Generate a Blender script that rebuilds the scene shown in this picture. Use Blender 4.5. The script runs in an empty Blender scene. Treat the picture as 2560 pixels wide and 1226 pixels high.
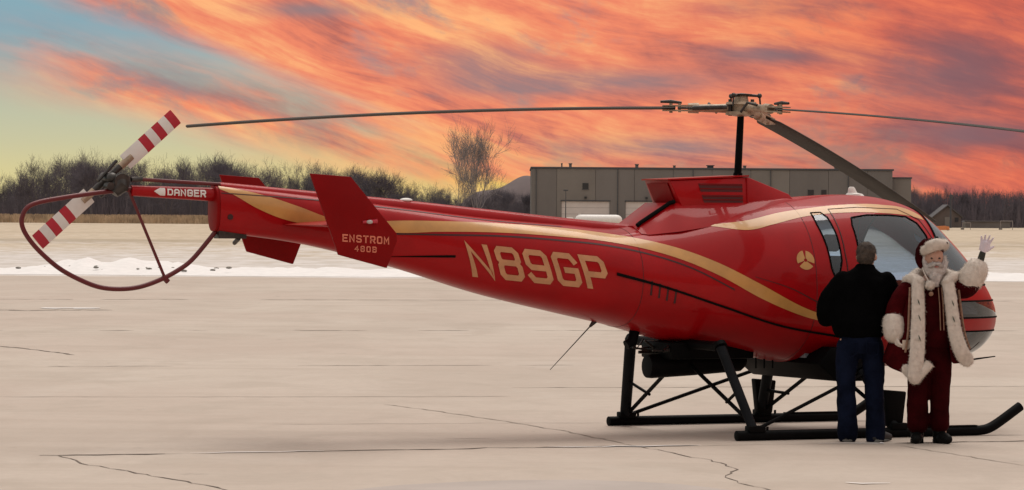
import bpy, bmesh, math, random
import numpy as np
from mathutils import Vector, Matrix

R = math.radians
SC = bpy.context.scene
COL = SC.collection

# ------------------------------------------------------------------ camera
CAM_H = 2.07
FPX = 9500.0                       # focal length in pixels of a 2560 px wide frame
cam_d = bpy.data.cameras.new('camera')
cam_d.sensor_width = 36.0
cam_d.lens = 36.0 * FPX / 2560.0
cam_d.clip_end = 6000.0
cam_d.clip_start = 0.5
cam = bpy.data.objects.new('camera', cam_d)
COL.objects.link(cam)
pitch = math.atan((613 - 525) / FPX)
roll = R(0.4)
cam.matrix_world = Matrix.Translation((0, 0, CAM_H)) @ Matrix.Rotation(math.pi / 2 - pitch, 4, 'X') @ Matrix.Rotation(roll, 4, 'Z')
SC.camera = cam

# ------------------------------------------------------------------ world (sunset cloud sky, paler overcast overhead)
world = bpy.data.worlds.new('World')
SC.world = world
world.use_nodes = True
WT = world.node_tree
WT.nodes.clear()


class X:
    """tiny expression wrapper round shader math nodes"""
    T = None

    def __init__(s, sock):
        s.s = sock

    @staticmethod
    def op(o, *a):
        n = X.T.nodes.new('ShaderNodeMath')
        n.operation = o
        for i, v in enumerate(a):
            if isinstance(v, X):
                X.T.links.new(v.s, n.inputs[i])
            else:
                n.inputs[i].default_value = float(v)
        return X(n.outputs[0])

    def __add__(s, o): return X.op('ADD', s, o)
    __radd__ = __add__
    def __sub__(s, o): return X.op('SUBTRACT', s, o)
    def __rsub__(s, o): return X.op('SUBTRACT', o, s)
    def __mul__(s, o): return X.op('MULTIPLY', s, o)
    __rmul__ = __mul__
    def __truediv__(s, o): return X.op('DIVIDE', s, o)
    def abs(s): return X.op('ABSOLUTE', s)


def sstep(a, b, x):
    n = X.T.nodes.new('ShaderNodeMapRange')
    n.interpolation_type = 'SMOOTHSTEP'
    X.T.links.new(x.s, n.inputs['Value'])
    if a < b:
        n.inputs['From Min'].default_value, n.inputs['From Max'].default_value = a, b
    else:
        n.inputs['From Min'].default_value, n.inputs['From Max'].default_value = b, a
        n.inputs['To Min'].default_value, n.inputs['To Max'].default_value = 1, 0
    return X(n.outputs['Result'])


def gauss(x, y, cx, cy, rx, ry):
    d = X.op('POWER', (x - cx) / rx, 2) + X.op('POWER', (y - cy) / ry, 2)
    return X.op('EXPONENT', d * -1.0)


def comb(x, y, z=0.0):
    n = X.T.nodes.new('ShaderNodeCombineXYZ')
    for i, v in enumerate((x, y, z)):
        if isinstance(v, X):
            X.T.links.new(v.s, n.inputs[i])
        else:
            n.inputs[i].default_value = v
    return n.outputs[0]


def noise(vec, scale=1.0, detail=6.0, rough=0.55, dist=0.0, lac=2.0):
    n = X.T.nodes.new('ShaderNodeTexNoise')
    n.noise_dimensions = '3D'
    X.T.links.new(vec, n.inputs['Vector'])
    n.inputs['Scale'].default_value = scale
    n.inputs['Detail'].default_value = detail
    n.inputs['Roughness'].default_value = rough
    n.inputs['Lacunarity'].default_value = lac
    n.inputs['Distortion'].default_value = dist
    return X(n.outputs['Fac'])


def cmix(f, a, b):
    n = X.T.nodes.new('ShaderNodeMix')
    n.data_type = 'RGBA'
    if isinstance(f, X):
        X.T.links.new(f.s, n.inputs[0])
    else:
        n.inputs[0].default_value = f
    for v, k in ((a, 6), (b, 7)):
        if isinstance(v, tuple):
            n.inputs[k].default_value = (*v[:3], 1)
        else:
            X.T.links.new(v, n.inputs[k])
    return n.outputs[2]


def srgb(r, g, b):
    f = lambda c: (c / 255 / 12.92) if c / 255 <= 0.04045 else ((c / 255 + 0.055) / 1.055) ** 2.4
    return (f(r), f(g), f(b))


X.T = WT
tc = WT.nodes.new('ShaderNodeTexCoord')
sep = WT.nodes.new('ShaderNodeSeparateXYZ')
WT.links.new(tc.outputs['Generated'], sep.inputs[0])
dx, dy, dz = (X(sep.outputs[i]) for i in range(3))
AZ = X.op('ARCTAN2', dx, dy) * 9.5          # azimuth and elevation of the direction looked at
EL = X.op('ARCSINE', dz) * 9.5
px = AZ + 1.28
py = 0.525 - EL
wv = noise(comb(px * 1.1, py * 2.0, 3.1), 1.0, 2, .5) - 0.5
wv2 = noise(comb(px * 4.0, py * 8.0, 7.7), 1.0, 3, .5) - 0.5
# the streaks fan out: steeper over the middle, flatter to either side
bend = gauss(px, py, 1.25, 0.10, .65, .60)
across = py * 0.96 - px * 0.26 - bend * 0.10 + wv * 0.13 + wv2 * 0.030
along = px * 0.96 + py * 0.28 + wv * 0.15
n1 = noise(comb(along * 1.1, across * 4.6, 0.3), 1.0, 7, .56, .1)
n2 = noise(comb(along * 1.15, across * 5.0, 5.0), 1.0, 9, .58, .2)
n3 = noise(comb(along * 2.0, across * 5.0, 11.0), 1.0, 5, .55, .2)
n4 = noise(comb(along * 3.0, across * 26.0, 2.0), 1.0, 7, .66, .15)
n5 = noise(comb(along * 1.6, across * 4.4, 27.0), 1.0, 7, .60, .35)
n6 = noise(comb(px * 9.0, py * 16.0 - px * 5.0, 8.0), 1.0, 6, .62, .6)
# clear sky between the clouds
clear = cmix(sstep(0.50, 0.30, py), srgb(220, 206, 146), srgb(196, 195, 164))
clear = cmix(sstep(0.34, 0.05, py), clear, srgb(136, 170, 182))
clear = cmix(sstep(0.5, 1.0, px) * 0.7, clear, cmix(sstep(0.40, 0.28, py), srgb(236, 214, 140), srgb(178, 170, 158)))
glow = gauss(px, py, 1.30, 0.452, .26, .034)
clear = cmix(glow * 0.95, clear, srgb(255, 232, 110))
# cloud cover
q1 = 0.345 * (px - 0.10) - py + (n1 - 0.5) * 0.20 + wv * 0.06
c1 = sstep(-0.04, 0.07, q1)
b2 = (py - (0.150 + 0.215 * px) + (n1 - 0.5) * 0.16).abs()
c2 = sstep(0.15, 0.02, b2) * sstep(0.34, 0.58, n2 * 0.75 + n5 * 0.45 - 0.06) * sstep(-.25, .4, px)
b3 = (py - (0.125 + 0.02 * px) + (n1 - 0.5) * 0.10).abs()
c3 = sstep(0.06, 0.0, b3) * sstep(0.6, 0.0, px) * sstep(0.40, 0.62, n5) * 0.8
low = sstep(1.25, 1.80, px)
thin = sstep(0.30, 0.50, n1 * 0.7 + n2 * 0.5 - 0.05)
cover = X.op('MAXIMUM', X.op('MAXIMUM', c1 * (0.55 + thin * 0.45), c2), X.op('MAXIMUM', c3, low * 0.88))
hz = sstep(0.43, 0.52, py) * sstep(2.0, 1.4, px) * sstep(0.9, 1.3, px)
cover = cover * (1.0 - hz * 0.45)
# cloud colour: lit peach crests, orange bodies, mauve undersides
nn = n2 * 0.62 + n4 * 0.27 + n6 * 0.11
cc = cmix(sstep(0.38, 0.51, nn), srgb(164, 100, 97), srgb(240, 136, 104))
cc = cmix(sstep(0.48, 0.62, nn), cc, srgb(255, 184, 126))
redw = sstep(1.50, 2.60, px + (0.20 - py) * 0.9 + (n3 - 0.5) * 0.9)
cc = cmix(redw * 0.74, cc, cmix(sstep(0.36, 0.60, nn), srgb(136, 74, 76), srgb(240, 102, 76)))
gap = sstep(0.50, 0.64, n5 * 0.78 + n6 * 0.22)
gcol = cmix(sstep(.15, .40, py), srgb(142, 134, 140), srgb(168, 138, 124))
gcol = cmix(redw, gcol, srgb(126, 84, 90))
cc = cmix(gap * 0.84, cc, gcol)
pm = gauss(px, py, 1.20, 0.155, .15, .045) + gauss(px, py, 1.66, 0.365, .26, .028) + gauss(px, py, 2.40, 0.17, .24, .11) + gauss(px, py, 1.55, 0.20, .26, .03) + gauss(px, py, 1.95, 0.015, .18, .03) + gauss(px, py, 1.95, 0.13, .20, .03) + gauss(px, py, 1.28, 0.215, .16, .03) + gauss(px, py, 2.45, 0.33, .2, .035) + gauss(px, py, 0.78, 0.03, .16, .02)
pm = X.op('MINIMUM', pm, 1.0) * sstep(0.68, 0.44, nn)
cc = cmix(pm * 0.92, cc, cmix(redw, srgb(150, 126, 128), srgb(132, 92, 98)))
yl = gauss(px, py, 1.1, 0.37, .60, .06)
cc = cmix(yl * 0.45 * sstep(.42, .55, nn), cc, srgb(255, 192, 122))
skyc = cmix(cover, clear, cc)
# higher up the cloud deck is a pale grey evening overcast
up = sstep(0.65, 2.6, EL)
# overcast luminance law: three times brighter at the zenith than low down
lum = (X.op('MAXIMUM', dz, 0.0) * 2.0 + 1.0) * 0.345
deck0 = cmix(sstep(0.3, 0.7, n3), (0.93, 0.86, 0.80), (1.0, 0.93, 0.88))
vm = WT.nodes.new('ShaderNodeVectorMath')
vm.operation = 'SCALE'
WT.links.new(deck0, vm.inputs[0])
WT.links.new(lum.s, vm.inputs['Scale'])
deck = vm.outputs[0]
skyc = cmix(up, skyc, deck)
bg = WT.nodes.new('ShaderNodeBackground')
WT.links.new(skyc, bg.inputs['Color'])
bg.inputs['Strength'].default_value = 0.93
wo = WT.nodes.new('ShaderNodeOutputWorld')
WT.links.new(bg.outputs[0], wo.inputs['Surface'])

# ------------------------------------------------------------------ sun behind the cloud deck
sl = bpy.data.lights.new('sun', 'SUN')
sl.energy = 1.5
sl.angle = R(38)
sl.color = (1.0, 0.93, 0.86)
so = bpy.data.objects.new('sun', sl)
COL.objects.link(so)
so.rotation_euler = (R(-24), R(6), 0)       # high, a little behind the helicopter

SC.view_settings.view_transform = 'Standard'
SC.view_settings.look = 'None'
SC.view_settings.exposure = 0.12
SC.view_settings.gamma = 1.0
SC.view_settings.use_curve_mapping = False

# ------------------------------------------------------------------ materials
MATS = {}


def mat(name, col, rough=0.5, metal=0.0, coat=0.0, var=0.12, vscale=6.0, bump=0.0, bscale=40.0, stretch=None, spec=0.5, sheen=0.0):
    if name in MATS:
        return MATS[name]
    m = bpy.data.materials.new(name)
    m.use_nodes = True
    t = m.node_tree
    X.T = t
    b = t.nodes['Principled BSDF']
    c = t.nodes.new('ShaderNodeTexCoord')
    mp = t.nodes.new('ShaderNodeMapping')
    if stretch:
        mp.inputs['Scale'].default_value = stretch
    t.links.new(c.outputs['Object'], mp.inputs[0])
    nz = noise(mp.outputs[0], vscale, 5, .6)
    dk = tuple(v * (1 - var) for v in col)
    lt = tuple(min(1, v * (1 + var)) for v in col)
    t.links.new(cmix(sstep(.3, .7, nz), dk, lt), b.inputs['Base Color'])
    b.inputs['Roughness'].default_value = rough
    b.inputs['Metallic'].default_value = metal
    b.inputs['Coat Weight'].default_value = coat
    b.inputs['Coat Roughness'].default_value = 0.06
    b.inputs['Specular IOR Level'].default_value = spec
    b.inputs['Sheen Weight'].default_value = sheen
    if bump:
        bp = t.nodes.new('ShaderNodeBump')
        bp.inputs['Strength'].default_value = bump
        bp.inputs['Distance'].default_value = 0.02
        t.links.new(noise(mp.outputs[0], bscale, 4, .6).s, bp.inputs['Height'])
        t.links.new(bp.outputs[0], b.inputs['Normal'])
    MATS[name] = m
    return m


def glass(name, tint, gloss=0.08):
    m = bpy.data.materials.new(name)
    m.use_nodes = True
    t = m.node_tree
    t.nodes.clear()
    o = t.nodes.new('ShaderNodeOutputMaterial')
    tr = t.nodes.new('ShaderNodeBsdfTransparent')
    tr.inputs[0].default_value = (*tint, 1)
    gl = t.nodes.new('ShaderNodeBsdfGlossy')
    gl.inputs['Roughness'].default_value = 0.03
    gl.inputs['Color'].default_value = (.9, .95, 1, 1)
    fr = t.nodes.new('ShaderNodeFresnel')
    fr.inputs[0].default_value = 1.5
    X.T = t
    f = X(fr.outputs[0]) * 1.2 + gloss
    mx = t.nodes.new('ShaderNodeMixShader')
    t.links.new(f.s, mx.inputs[0])
    t.links.new(tr.outputs[0], mx.inputs[1])
    t.links.new(gl.outputs[0], mx.inputs[2])
    t.links.new(mx.outputs[0], o.inputs[0])
    return m


M = {}
M['red'] = mat('red_paint', (.33, .0018, .0042), .42, coat=.24, var=.10, vscale=2.5, spec=.12)
M['fin'] = mat('fin_paint', (.21, .0022, .003), .5, coat=.03, var=.08, vscale=3, spec=.1)  # same paint as the hull red, darkened so the colour carries the shade
M['gold'] = mat('gold_paint', (.52, .26, .07), .38, coat=.3, var=.10, vscale=5)
M['letter'] = mat('letter_paint', (.50, .24, .11), .45, coat=.2, var=.12, vscale=8)
M['finletter'] = mat('fin_letter_paint', (.62, .17, .10), .5, var=.15, vscale=20)
M['seam'] = mat('seam_dark', (.035, .002, .003), .5, var=.1)
M['black'] = mat('black_metal', (.003, .003, .0033), .55, var=.25, vscale=10, spec=.06)
M['leg'] = mat('charcoal_leg', (.006, .007, .009), .55, var=.3, vscale=5, spec=.10)
M['blade'] = mat('blade_grey', (.050, .044, .039), .6, var=.2, vscale=3, stretch=(.3, 3, 3), spec=.08)
M['alu'] = mat('worn_aluminium', (.36, .27, .19), .5, metal=.35, var=.3, vscale=14)
M['steel'] = mat('dark_steel', (.05, .045, .042), .4, metal=.6, var=.35, vscale=14)
M['white'] = mat('white_paint', (.72, .70, .67), .4, var=.06, vscale=5)
M['tailred'] = mat('blade_red', (.42, .012, .03), .4, var=.1)
M['rubber'] = mat('rubber', (.005, .005, .005), .75, var=.1, spec=.05)
M['interior'] = mat('interior_grey', (.20, .22, .25), .7, var=.15)
M['seatc'] = mat('seat_fabric', (.035, .04, .05), .85, var=.2, vscale=20)
M['guard'] = mat('guard_paint', (.11, .004, .007), .4, var=.15, vscale=4)
M['glass'] = glass('cabin_glass', (.60, .74, .90), .03)
M['wglass'] = glass('windshield_glass', (.50, .56, .62), .10)
M['cglass'] = glass('chin_glass', (.16, .18, .21), .02)
M['lens'] = mat('lens_clear', (.45, .42, .40), .15, var=.05)


# ------------------------------------------------------------------ mesh helpers
def mk(name, verts, faces, m, parent=None, smooth=True, angle=40):
    me = bpy.data.meshes.new(name)
    me.from_pydata([tuple(map(float, v)) for v in verts], [], [tuple(f) for f in faces])
    me.materials.append(m if not isinstance(m, str) else M[m])
    if smooth:
        me.shade_smooth()
        if angle:
            me.set_sharp_from_angle(angle=R(angle))
    o = bpy.data.objects.new(name, me)
    COL.objects.link(o)
    o.parent = parent
    return o


def tag(o, label=None, cat=None, group=None, kind=None):
    if label: o['label'] = label
    if cat: o['category'] = cat
    if group: o['group'] = group
    if kind: o['kind'] = kind
    return o


def empty(name, loc=(0, 0, 0), rz=0.0):
    o = bpy.data.objects.new(name, None)
    o.empty_display_size = .2
    COL.objects.link(o)
    o.location = loc
    o.rotation_euler = (0, 0, rz)
    return o


class MB:
    def __init__(s):
        s.v, s.f = [], []

    def add(s, v, f):
        n = len(s.v)
        s.v += [tuple(map(float, p)) for p in v]
        s.f += [tuple(i + n for i in q) for q in f]
        return s

    def ring_loft(s, rings, cap=True, closed=True):
        k = len(rings[0])
        v = [p for r in rings for p in r]
        f = []
        for i in range(len(rings) - 1):
            for j in range(k if closed else k - 1):
                a, b = i * k + j, i * k + (j + 1) % k
                f.append((a, b, b + k, a + k))
        if cap and closed:
            f.append(tuple(range(k))[::-1])
            f.append(tuple(range((len(rings) - 1) * k, len(rings) * k)))
        return s.add(v, f)

    def tube(s, path, rad, n=10, cap=True, flat=1.0, upv=(0, 0, 1)):
        P = [Vector(p) for p in path]
        if not hasattr(rad, '__len__'):
            rad = [rad] * len(P)
        rings = []
        prev = None
        for i, p in enumerate(P):
            d = (P[min(i + 1, len(P) - 1)] - P[max(i - 1, 0)])
            d.normalize()
            if prev is None:
                u = Vector(upv)
                if abs(d.dot(u)) > .95:
                    u = Vector((1, 0, 0))
                a = d.cross(u).normalized()
            else:
                a = (prev - d * prev.dot(d)).normalized()
            prev = a
            b = d.cross(a)
            rings.append([p + a * (rad[i] * math.cos(2 * math.pi * k / n)) + b * (rad[i] * flat * math.sin(2 * math.pi * k / n)) for k in range(n)])
        return s.ring_loft(rings, cap)

    def box(s, lo, hi):
        (x0, y0, z0), (x1, y1, z1) = lo, hi
        v = [(x0, y0, z0), (x1, y0, z0), (x1, y1, z0), (x0, y1, z0), (x0, y0, z1), (x1, y0, z1), (x1, y1, z1), (x0, y1, z1)]
        return s.add(v, [(3, 2, 1, 0), (4, 5, 6, 7), (0, 1, 5, 4), (1, 2, 6, 5), (2, 3, 7, 6), (3, 0, 4, 7)])

    def prism(s, poly, y0, y1, axis='y'):
        """polygon in (x,z) extruded along y"""
        n = len(poly)
        v = [(p[0], y0, p[1]) for p in poly] + [(p[0], y1, p[1]) for p in poly]
        f = [tuple(range(n)), tuple(range(2 * n - 1, n - 1, -1))]
        for i in range(n):
            j = (i + 1) % n
            f.append((i, i + n, j + n, j))
        return s.add(v, f)

    def sphere(s, c, r, nu=14, nv=9, sc=(1, 1, 1)):
        rings = []
        for i in range(nv + 1):
            th = math.pi * (i + .02) / (nv + .04)
            rings.append([(c[0] + r * sc[0] * math.sin(th) * math.cos(2 * math.pi * k / nu), c[1] + r * sc[1] * math.sin(th) * math.sin(2 * math.pi * k / nu), c[2] - r * sc[2] * math.cos(th)) for k in range(nu)])
        return s.ring_loft(rings)

    def ell(s, rings, n=20):
        """rings: (cx,cy,z,rx,ry)"""
        return s.ring_loft([[(cx + rx * math.cos(2 * math.pi * k / n), cy + ry * math.sin(2 * math.pi * k / n), z) for k in range(n)] for cx, cy, z, rx, ry in rings])

    def build(s, name, m, parent=None, smooth=True, angle=40, bevel=0):
        o = mk(name, s.v, s.f, m, parent, smooth, angle)
        if bevel:
            bm = bmesh.new()
            bm.from_mesh(o.data)
            bmesh.ops.recalc_face_normals(bm, faces=bm.faces)
            bmesh.ops.bevel(bm, geom=[e for e in bm.edges if len(e.link_faces) == 2 and e.calc_face_angle(0) > .6], offset=bevel, segments=2, affect='EDGES', profile=.5)
            bm.to_mesh(o.data)
            bm.free()
            if smooth:
                o.data.shade_smooth()
                o.data.set_sharp_from_angle(angle=R(angle or 40))
        return o


def remesh(mb, name, m, parent, vox=.012, smooth=6, noise_amp=0.0, nscale=20):
    """one continuous surface from overlapping closed shapes"""
    me = bpy.data.meshes.new(name + '_src')
    me.from_pydata(mb.v, [], mb.f)
    bm = bmesh.new()
    bm.from_mesh(me)
    bmesh.ops.recalc_face_normals(bm, faces=bm.faces)
    bm.to_mesh(me)
    bm.free()
    o = bpy.data.objects.new(name + '_src', me)
    COL.objects.link(o)
    r = o.modifiers.new('r', 'REMESH')
    r.mode = 'VOXEL'
    r.voxel_size = vox
    sm = o.modifiers.new('s', 'SMOOTH')
    sm.factor = .5
    sm.iterations = smooth
    dg = bpy.context.evaluated_depsgraph_get()
    dg.update()
    out = bpy.data.meshes.new_from_object(o.evaluated_get(dg))
    bpy.data.objects.remove(o)
    bpy.data.meshes.remove(me)
    if noise_amp:
        from mathutils import noise as mn
        for v in out.vertices:
            n = v.normal
            v.co += n * (noise_amp * mn.noise(v.co * nscale) + .5 * noise_amp * mn.noise(v.co * nscale * 2.7))
    out.name = name
    out.materials.clear()
    out.materials.append(M[m] if isinstance(m, str) else m)
    out.shade_smooth()
    ob = bpy.data.objects.new(name, out)
    COL.objects.link(ob)
    ob.parent = parent
    return ob


# ================================================================== SETTING
def ground_mat():
    m = bpy.data.materials.new('snowy_field')
    m.use_nodes = True
    t = m.node_tree
    X.T = t
    b = t.nodes['Principled BSDF']
    c = t.nodes.new('ShaderNodeTexCoord')
    s = t.nodes.new('ShaderNodeSeparateXYZ')
    t.links.new(c.outputs['Object'], s.inputs[0])
    wx, wy = X(s.outputs[0]), X(s.outputs[1])
    a = noise(comb(wx * .05, wy * .035), 1.0, 6, .65)
    f = noise(comb(wx * .8, wy * .3), 1.0, 4, .7)
    d = noise(comb(wx * .012, wy * .03), 1.0, 3, .5)
    # straw shows through further out, thicker snow next to the apron
    snow = sstep(.36, .70, a * .5 + f * .5 + sstep(210, 118, wy) * .24 - sstep(190, 330, wy) * .22)
    straw = cmix(sstep(.35, .65, f), (.44, .36, .26), (.56, .47, .36))
    straw = cmix(sstep(.50, .66, d) * .35, straw, (.30, .24, .17))
    ln = sstep(14, 2, (wy - 238 + (a - .5) * 30).abs())
    col = cmix(snow, straw, cmix(sstep(.3, .7, f), (.50, .455, .41), (.64, .60, .57)))
    col = cmix(ln * .55, col, (.30, .24, .16))
    t.links.new(col, b.inputs['Base Color'])
    b.inputs['Roughness'].default_value = .9
    b.inputs['Specular IOR Level'].default_value = .2
    return m


def apron_mat():
    m = bpy.data.materials.new('concrete_apron')
    m.use_nodes = True
    t = m.node_tree
    X.T = t
    b = t.nodes['Principled BSDF']
    c = t.nodes.new('ShaderNodeTexCoord')
    s = t.nodes.new('ShaderNodeSeparateXYZ')
    t.links.new(c.outputs['Object'], s.inputs[0])
    wx, wy = X(s.outputs[0]), X(s.outputs[1])
    a = noise(comb(wx * .30, wy * .12), 1.0, 7, .62, .6)
    st = noise(comb(wx * .10, wy * 1.1, 4.), 1.0, 5, .6, .3)
    f = noise(comb(wx * 9, wy * 5), 1.0, 4, .7)
    g = noise(comb(wx * .06, wy * .10, 9.), 1.0, 3, .5)
    col = cmix(sstep(.3, .7, a), (.455, .385, .325), (.535, .465, .398))
    col = cmix(sstep(.45, .7, st) * .35, col, (.375, .31, .25))
    col = cmix(sstep(.35, .65, g) * .5, col, (.48, .39, .33))
    col = cmix(sstep(.25, .8, f) * .22, col, (.33, .28, .235))
    bl = noise(comb(wx * .9, wy * .45, 17.), 1.0, 5, .62, .8)
    col = cmix(sstep(.46, .68, bl) * .36, col, (.375, .315, .26))
    col = cmix(sstep(.56, .74, noise(comb(wx * .5, wy * .30, 31.), 1.0, 4, .6, .5)) * .35, col, (.53, .47, .41))
    oil = noise(comb(wx * 2.3, wy * 1.3, 41.), 1.0, 3, .5, .3)
    col = cmix(sstep(.70, .78, oil) * .45, col, (.22, .185, .155))
    t.links.new(col, b.inputs['Base Color'])
    b.inputs['Roughness'].default_value = .8
    b.inputs['Specular IOR Level'].default_value = .25
    bp = t.nodes.new('ShaderNodeBump')
    bp.inputs['Strength'].default_value = .15
    bp.inputs['Distance'].default_value = .012
    t.links.new(noise(comb(wx * 30, wy * 30), 1.0, 3, .6).s, bp.inputs['Height'])
    t.links.new(bp.outputs[0], b.inputs['Normal'])
    return m


MG, MA = ground_mat(), apron_mat()
g = mk('ground', [(-3500, -400, -.02), (3500, -400, -.02), (3500, 5000, -.02), (-3500, 5000, -.02)], [(0, 1, 2, 3)], MG, smooth=False)
tag(g, 'straw coloured airfield grass dusted with snow', 'field', kind='structure')

# concrete apron with an uneven far edge
rng = random.Random(4)
ex = [(-300 + 4 * i) for i in range(151)]
far = [(x, 114 + .004 * x + rng.uniform(-.9, .9)) for x in ex]
av = [(x, -60, 0) for x in ex] + [(x, y, 0) for x, y in far]
ap = mk('apron', av, [(i, i + 1, i + 152, i + 151) for i in range(150)], MA, smooth=False)
tag(ap, 'pale pinkish concrete apron under the helicopter', 'apron', kind='structure')
M['crack'] = mat('crack_dark', (.13, .10, .08), .9, var=.3, vscale=3)
M['faint'] = mat('crack_faint', (.32, .265, .215), .9, var=.2, vscale=2)
M['snow'] = mat('snow', (.76, .735, .72), .8, var=.05, vscale=3, bump=.3, bscale=12, spec=.2)
M['patch'] = mat('damp_concrete', (.40, .345, .31), .75, var=.06, vscale=1.5)


def crack(pts, w, m, seed, jag=.03, name='crack', gaps=0.0, z=.004):
    r = random.Random(seed)
    P = [Vector((x, y, 0)) for x, y in pts]
    out = []
    for a, b in zip(P, P[1:]):
        n = max(2, int((b - a).length / .18))
        for i in range(n):
            out.append(a.lerp(b, i / n) + Vector((r.gauss(0, jag * .6), r.gauss(0, jag), 0)))
    out.append(P[-1])
    mb = MB()
    k = 0
    while k < len(out) - 1:
        ln = r.randint(2, 9) if gaps else len(out) - 1
        seg = out[k:k + ln + 1]
        if len(seg) > 1 and (not gaps or r.random() > gaps):
            L, Rr = [], []
            for i, p in enumerate(seg):
                d = seg[min(i + 1, len(seg) - 1)] - seg[max(0, i - 1)]
                nrm = Vector((-d.y, d.x, 0)).normalized()
                ww = w * r.uniform(.5, 1.3) * (1 if 0 < i < len(seg) - 1 else .35)
                L.append(p + nrm * ww + Vector((0, 0, z)))
                Rr.append(p - nrm * ww + Vector((0, 0, z)))
            n = len(seg)
            mb.add(L + Rr, [(i, i + n, i + n + 1, i + 1) for i in range(n - 1)])
        k += ln
    if mb.f:
        o = mb.build(name, m, ap, smooth=False)
    return


J = [(-3.94, 31.53), (-2.15, 32.14), (0.01, 33.03), (2.21, 33.68), (4.66, 34.48), (7.0, 35.3)]
crack([(-3.94, 31.53), (-2.9, 31.87)], .035, 'crack', 1)
crack(J, .030, 'crack', 2, gaps=.30, name='joint')
crack(J, .010, 'faint', 21, name='joint', gaps=.15)
crack([(a, b + .02) for a, b in J], .028, 'snow', 3, .05, gaps=.62, name='joint_snow', z=.008)
crack([(-3.76, 31.55), (-3.51, 30.83), (-3.39, 30.41), (-3.08, 29.92), (-2.65, 29.07), (-2.11, 27.96), (-1.6, 26.5)], .010, 'crack', 4, .03, gaps=.12)
crack([(-7.56, 56.18), (-7.02, 55.16), (-6.1, 53.04)], .03, 'crack', 5)
crack([(-14, 76.4), (-10.22, 75.93), (-9.69, 75.47), (-9.53, 75.51), (-9.1, 75.93), (-8.01, 76.22)], .10, 'crack', 6, .1)
crack([(-9.56, 77.2), (-9.0, 77.5), (-8.46, 77.3)], .35, 'snow', 7, .1, name='snow_streak', z=.008)
crack([(-2.4, 36.31), (-0.68, 36.66), (.9, 37.0)], .012, 'faint', 8)
crack([(-1.34, 40.18), (-0.77, 38.98), (-0.43, 38.11), (0.01, 36.95), (0.54, 35.48), (1.01, 33.71)], .012, 'faint', 9, .02)
crack([(1.01, 33.71), (1.38, 32.48), (1.72, 31.23), (1.83, 30.42), (1.69, 29.72), (1.75, 28.94), (1.91, 28.22), (2.0, 27)], .008, 'crack', 10, .03, gaps=.10)
crack([(3.46, 33.7), (4.21, 31.15)], .008, 'faint', 11, .015)
crack([(-0.58, 34.29), (-0.17, 34.34)], .02, 'faint', 12)
crack([(0.01, 44.18), (6.14, 45.5), (9, 46.1)], .03, 'faint', 13, name='joint')
crack([(-7, 41.0), (-5.54, 41.22), (-2.66, 41.63), (0, 42.1)], .02, 'faint', 14, name='joint')
crack([(-6, 49.2), (-3, 49.9), (1, 50.8), (3, 51.2)], .035, 'faint', 15, gaps=.4, name='joint')
crack([(-12, 62.5), (0, 65.1), (9, 66.9)], .06, 'faint', 16, gaps=.3, name='joint')
crack([(-14, 84), (0, 87), (14, 90)], .09, 'faint', 17, gaps=.2, name='joint')
crack([(2.54, 28.94), (2.72, 28.9), (2.9, 28.97)], .035, 'snow', 18, .06, name='snow_streak', z=.008)
# darker damp patch in the foreground
pt = [(-1.16, 27.93), (-0.83, 28.44), (-.4, 28.8), (0.01, 29.03), (0.53, 29.13), (.95, 28.98), (1.28, 28.73), (1.62, 28.19), (1.7, 27.2), (.2, 26.6), (-1.2, 27.0)]
mk('damp_patch', [(x, y, .004) for x, y in pt], [tuple(range(len(pt)))[::-1]], 'patch', ap, smooth=False)


# low ridge of ploughed snow along the apron edge
def ridge(name, x0, x1, y, w, hfun, m, nx, ny, seed):
    from mathutils import noise as mn
    V, Fc = [], []
    for i in range(nx + 1):
        x = x0 + (x1 - x0) * i / nx
        for j in range(ny + 1):
            v = j / ny
            prof = math.sin(math.pi * v) ** .8
            n = mn.fractal(Vector((x * .9 + seed, v * 3, seed)), .9, 2.0, 4)
            n2 = mn.noise(Vector((x * .12, seed, 0)))
            h = max(0, hfun(x) * prof * (.75 + .55 * n + .5 * n2))
            V.append((x, y + w * (v - .5) + .5 * mn.noise(Vector((x * .3, 9, seed))), h - .015))
    for i in range(nx):
        for j in range(ny):
            a = i * (ny + 1) + j
            Fc.append((a, a + ny + 1, a + ny + 2, a + 1))
    return mk(name, V, Fc, m, smooth=True, angle=None)


snow1 = ridge('snow_bank', -60, 60, 121, 9, lambda x: .16 + .30 * math.exp(-((x + 12.6) / 2.2) ** 2) + .06 * math.exp(-((x + 5) / 4) ** 2), 'snow', 700, 14, 2.3)
tag(snow1, 'low ridge of ploughed white snow along the apron edge', 'snow bank', kind='stuff')
M['clod'] = mat('dark_clods', (.20, .185, .165), .95, var=.3)
mb = MB()
for i in range(60):
    x = rng.gauss(-12.3, 1.6)
    mb.sphere((x, 118.4 + rng.uniform(-1, 2), .10 + rng.uniform(0, .12)), rng.uniform(.02, .065), 6, 4, (1.6, 1, .6))
tag(mb.build('turf_clods', 'clod'), 'dark turf clods poking from the snow heap behind the tail guard', 'clods', kind='stuff')

# dry grass strip in front of the left wood
M['straw'] = mat('dry_grass', (.42, .31, .20), .9, var=.35, vscale=.4)
mb = MB()
for i in range(16000):
    x = rng.uniform(-78, 6)
    y = 486 + rng.uniform(0, 14)
    h = rng.uniform(.5, 1.15) * (1.0 if x < -38 else .8)
    w = rng.uniform(.05, .12)
    lx = rng.gauss(0, .2)
    mb.add([(x - w, y, -.02), (x + w, y, -.02), (x + w * .4 + lx, y + .1, h), (x - w * .4 + lx, y + .1, h)], [(0, 1, 2, 3)])
tag(mb.build('dry_grass', 'straw', smooth=False), 'strip of tall dry tan grass along the foot of the left wood', 'grass', kind='stuff')

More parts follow.
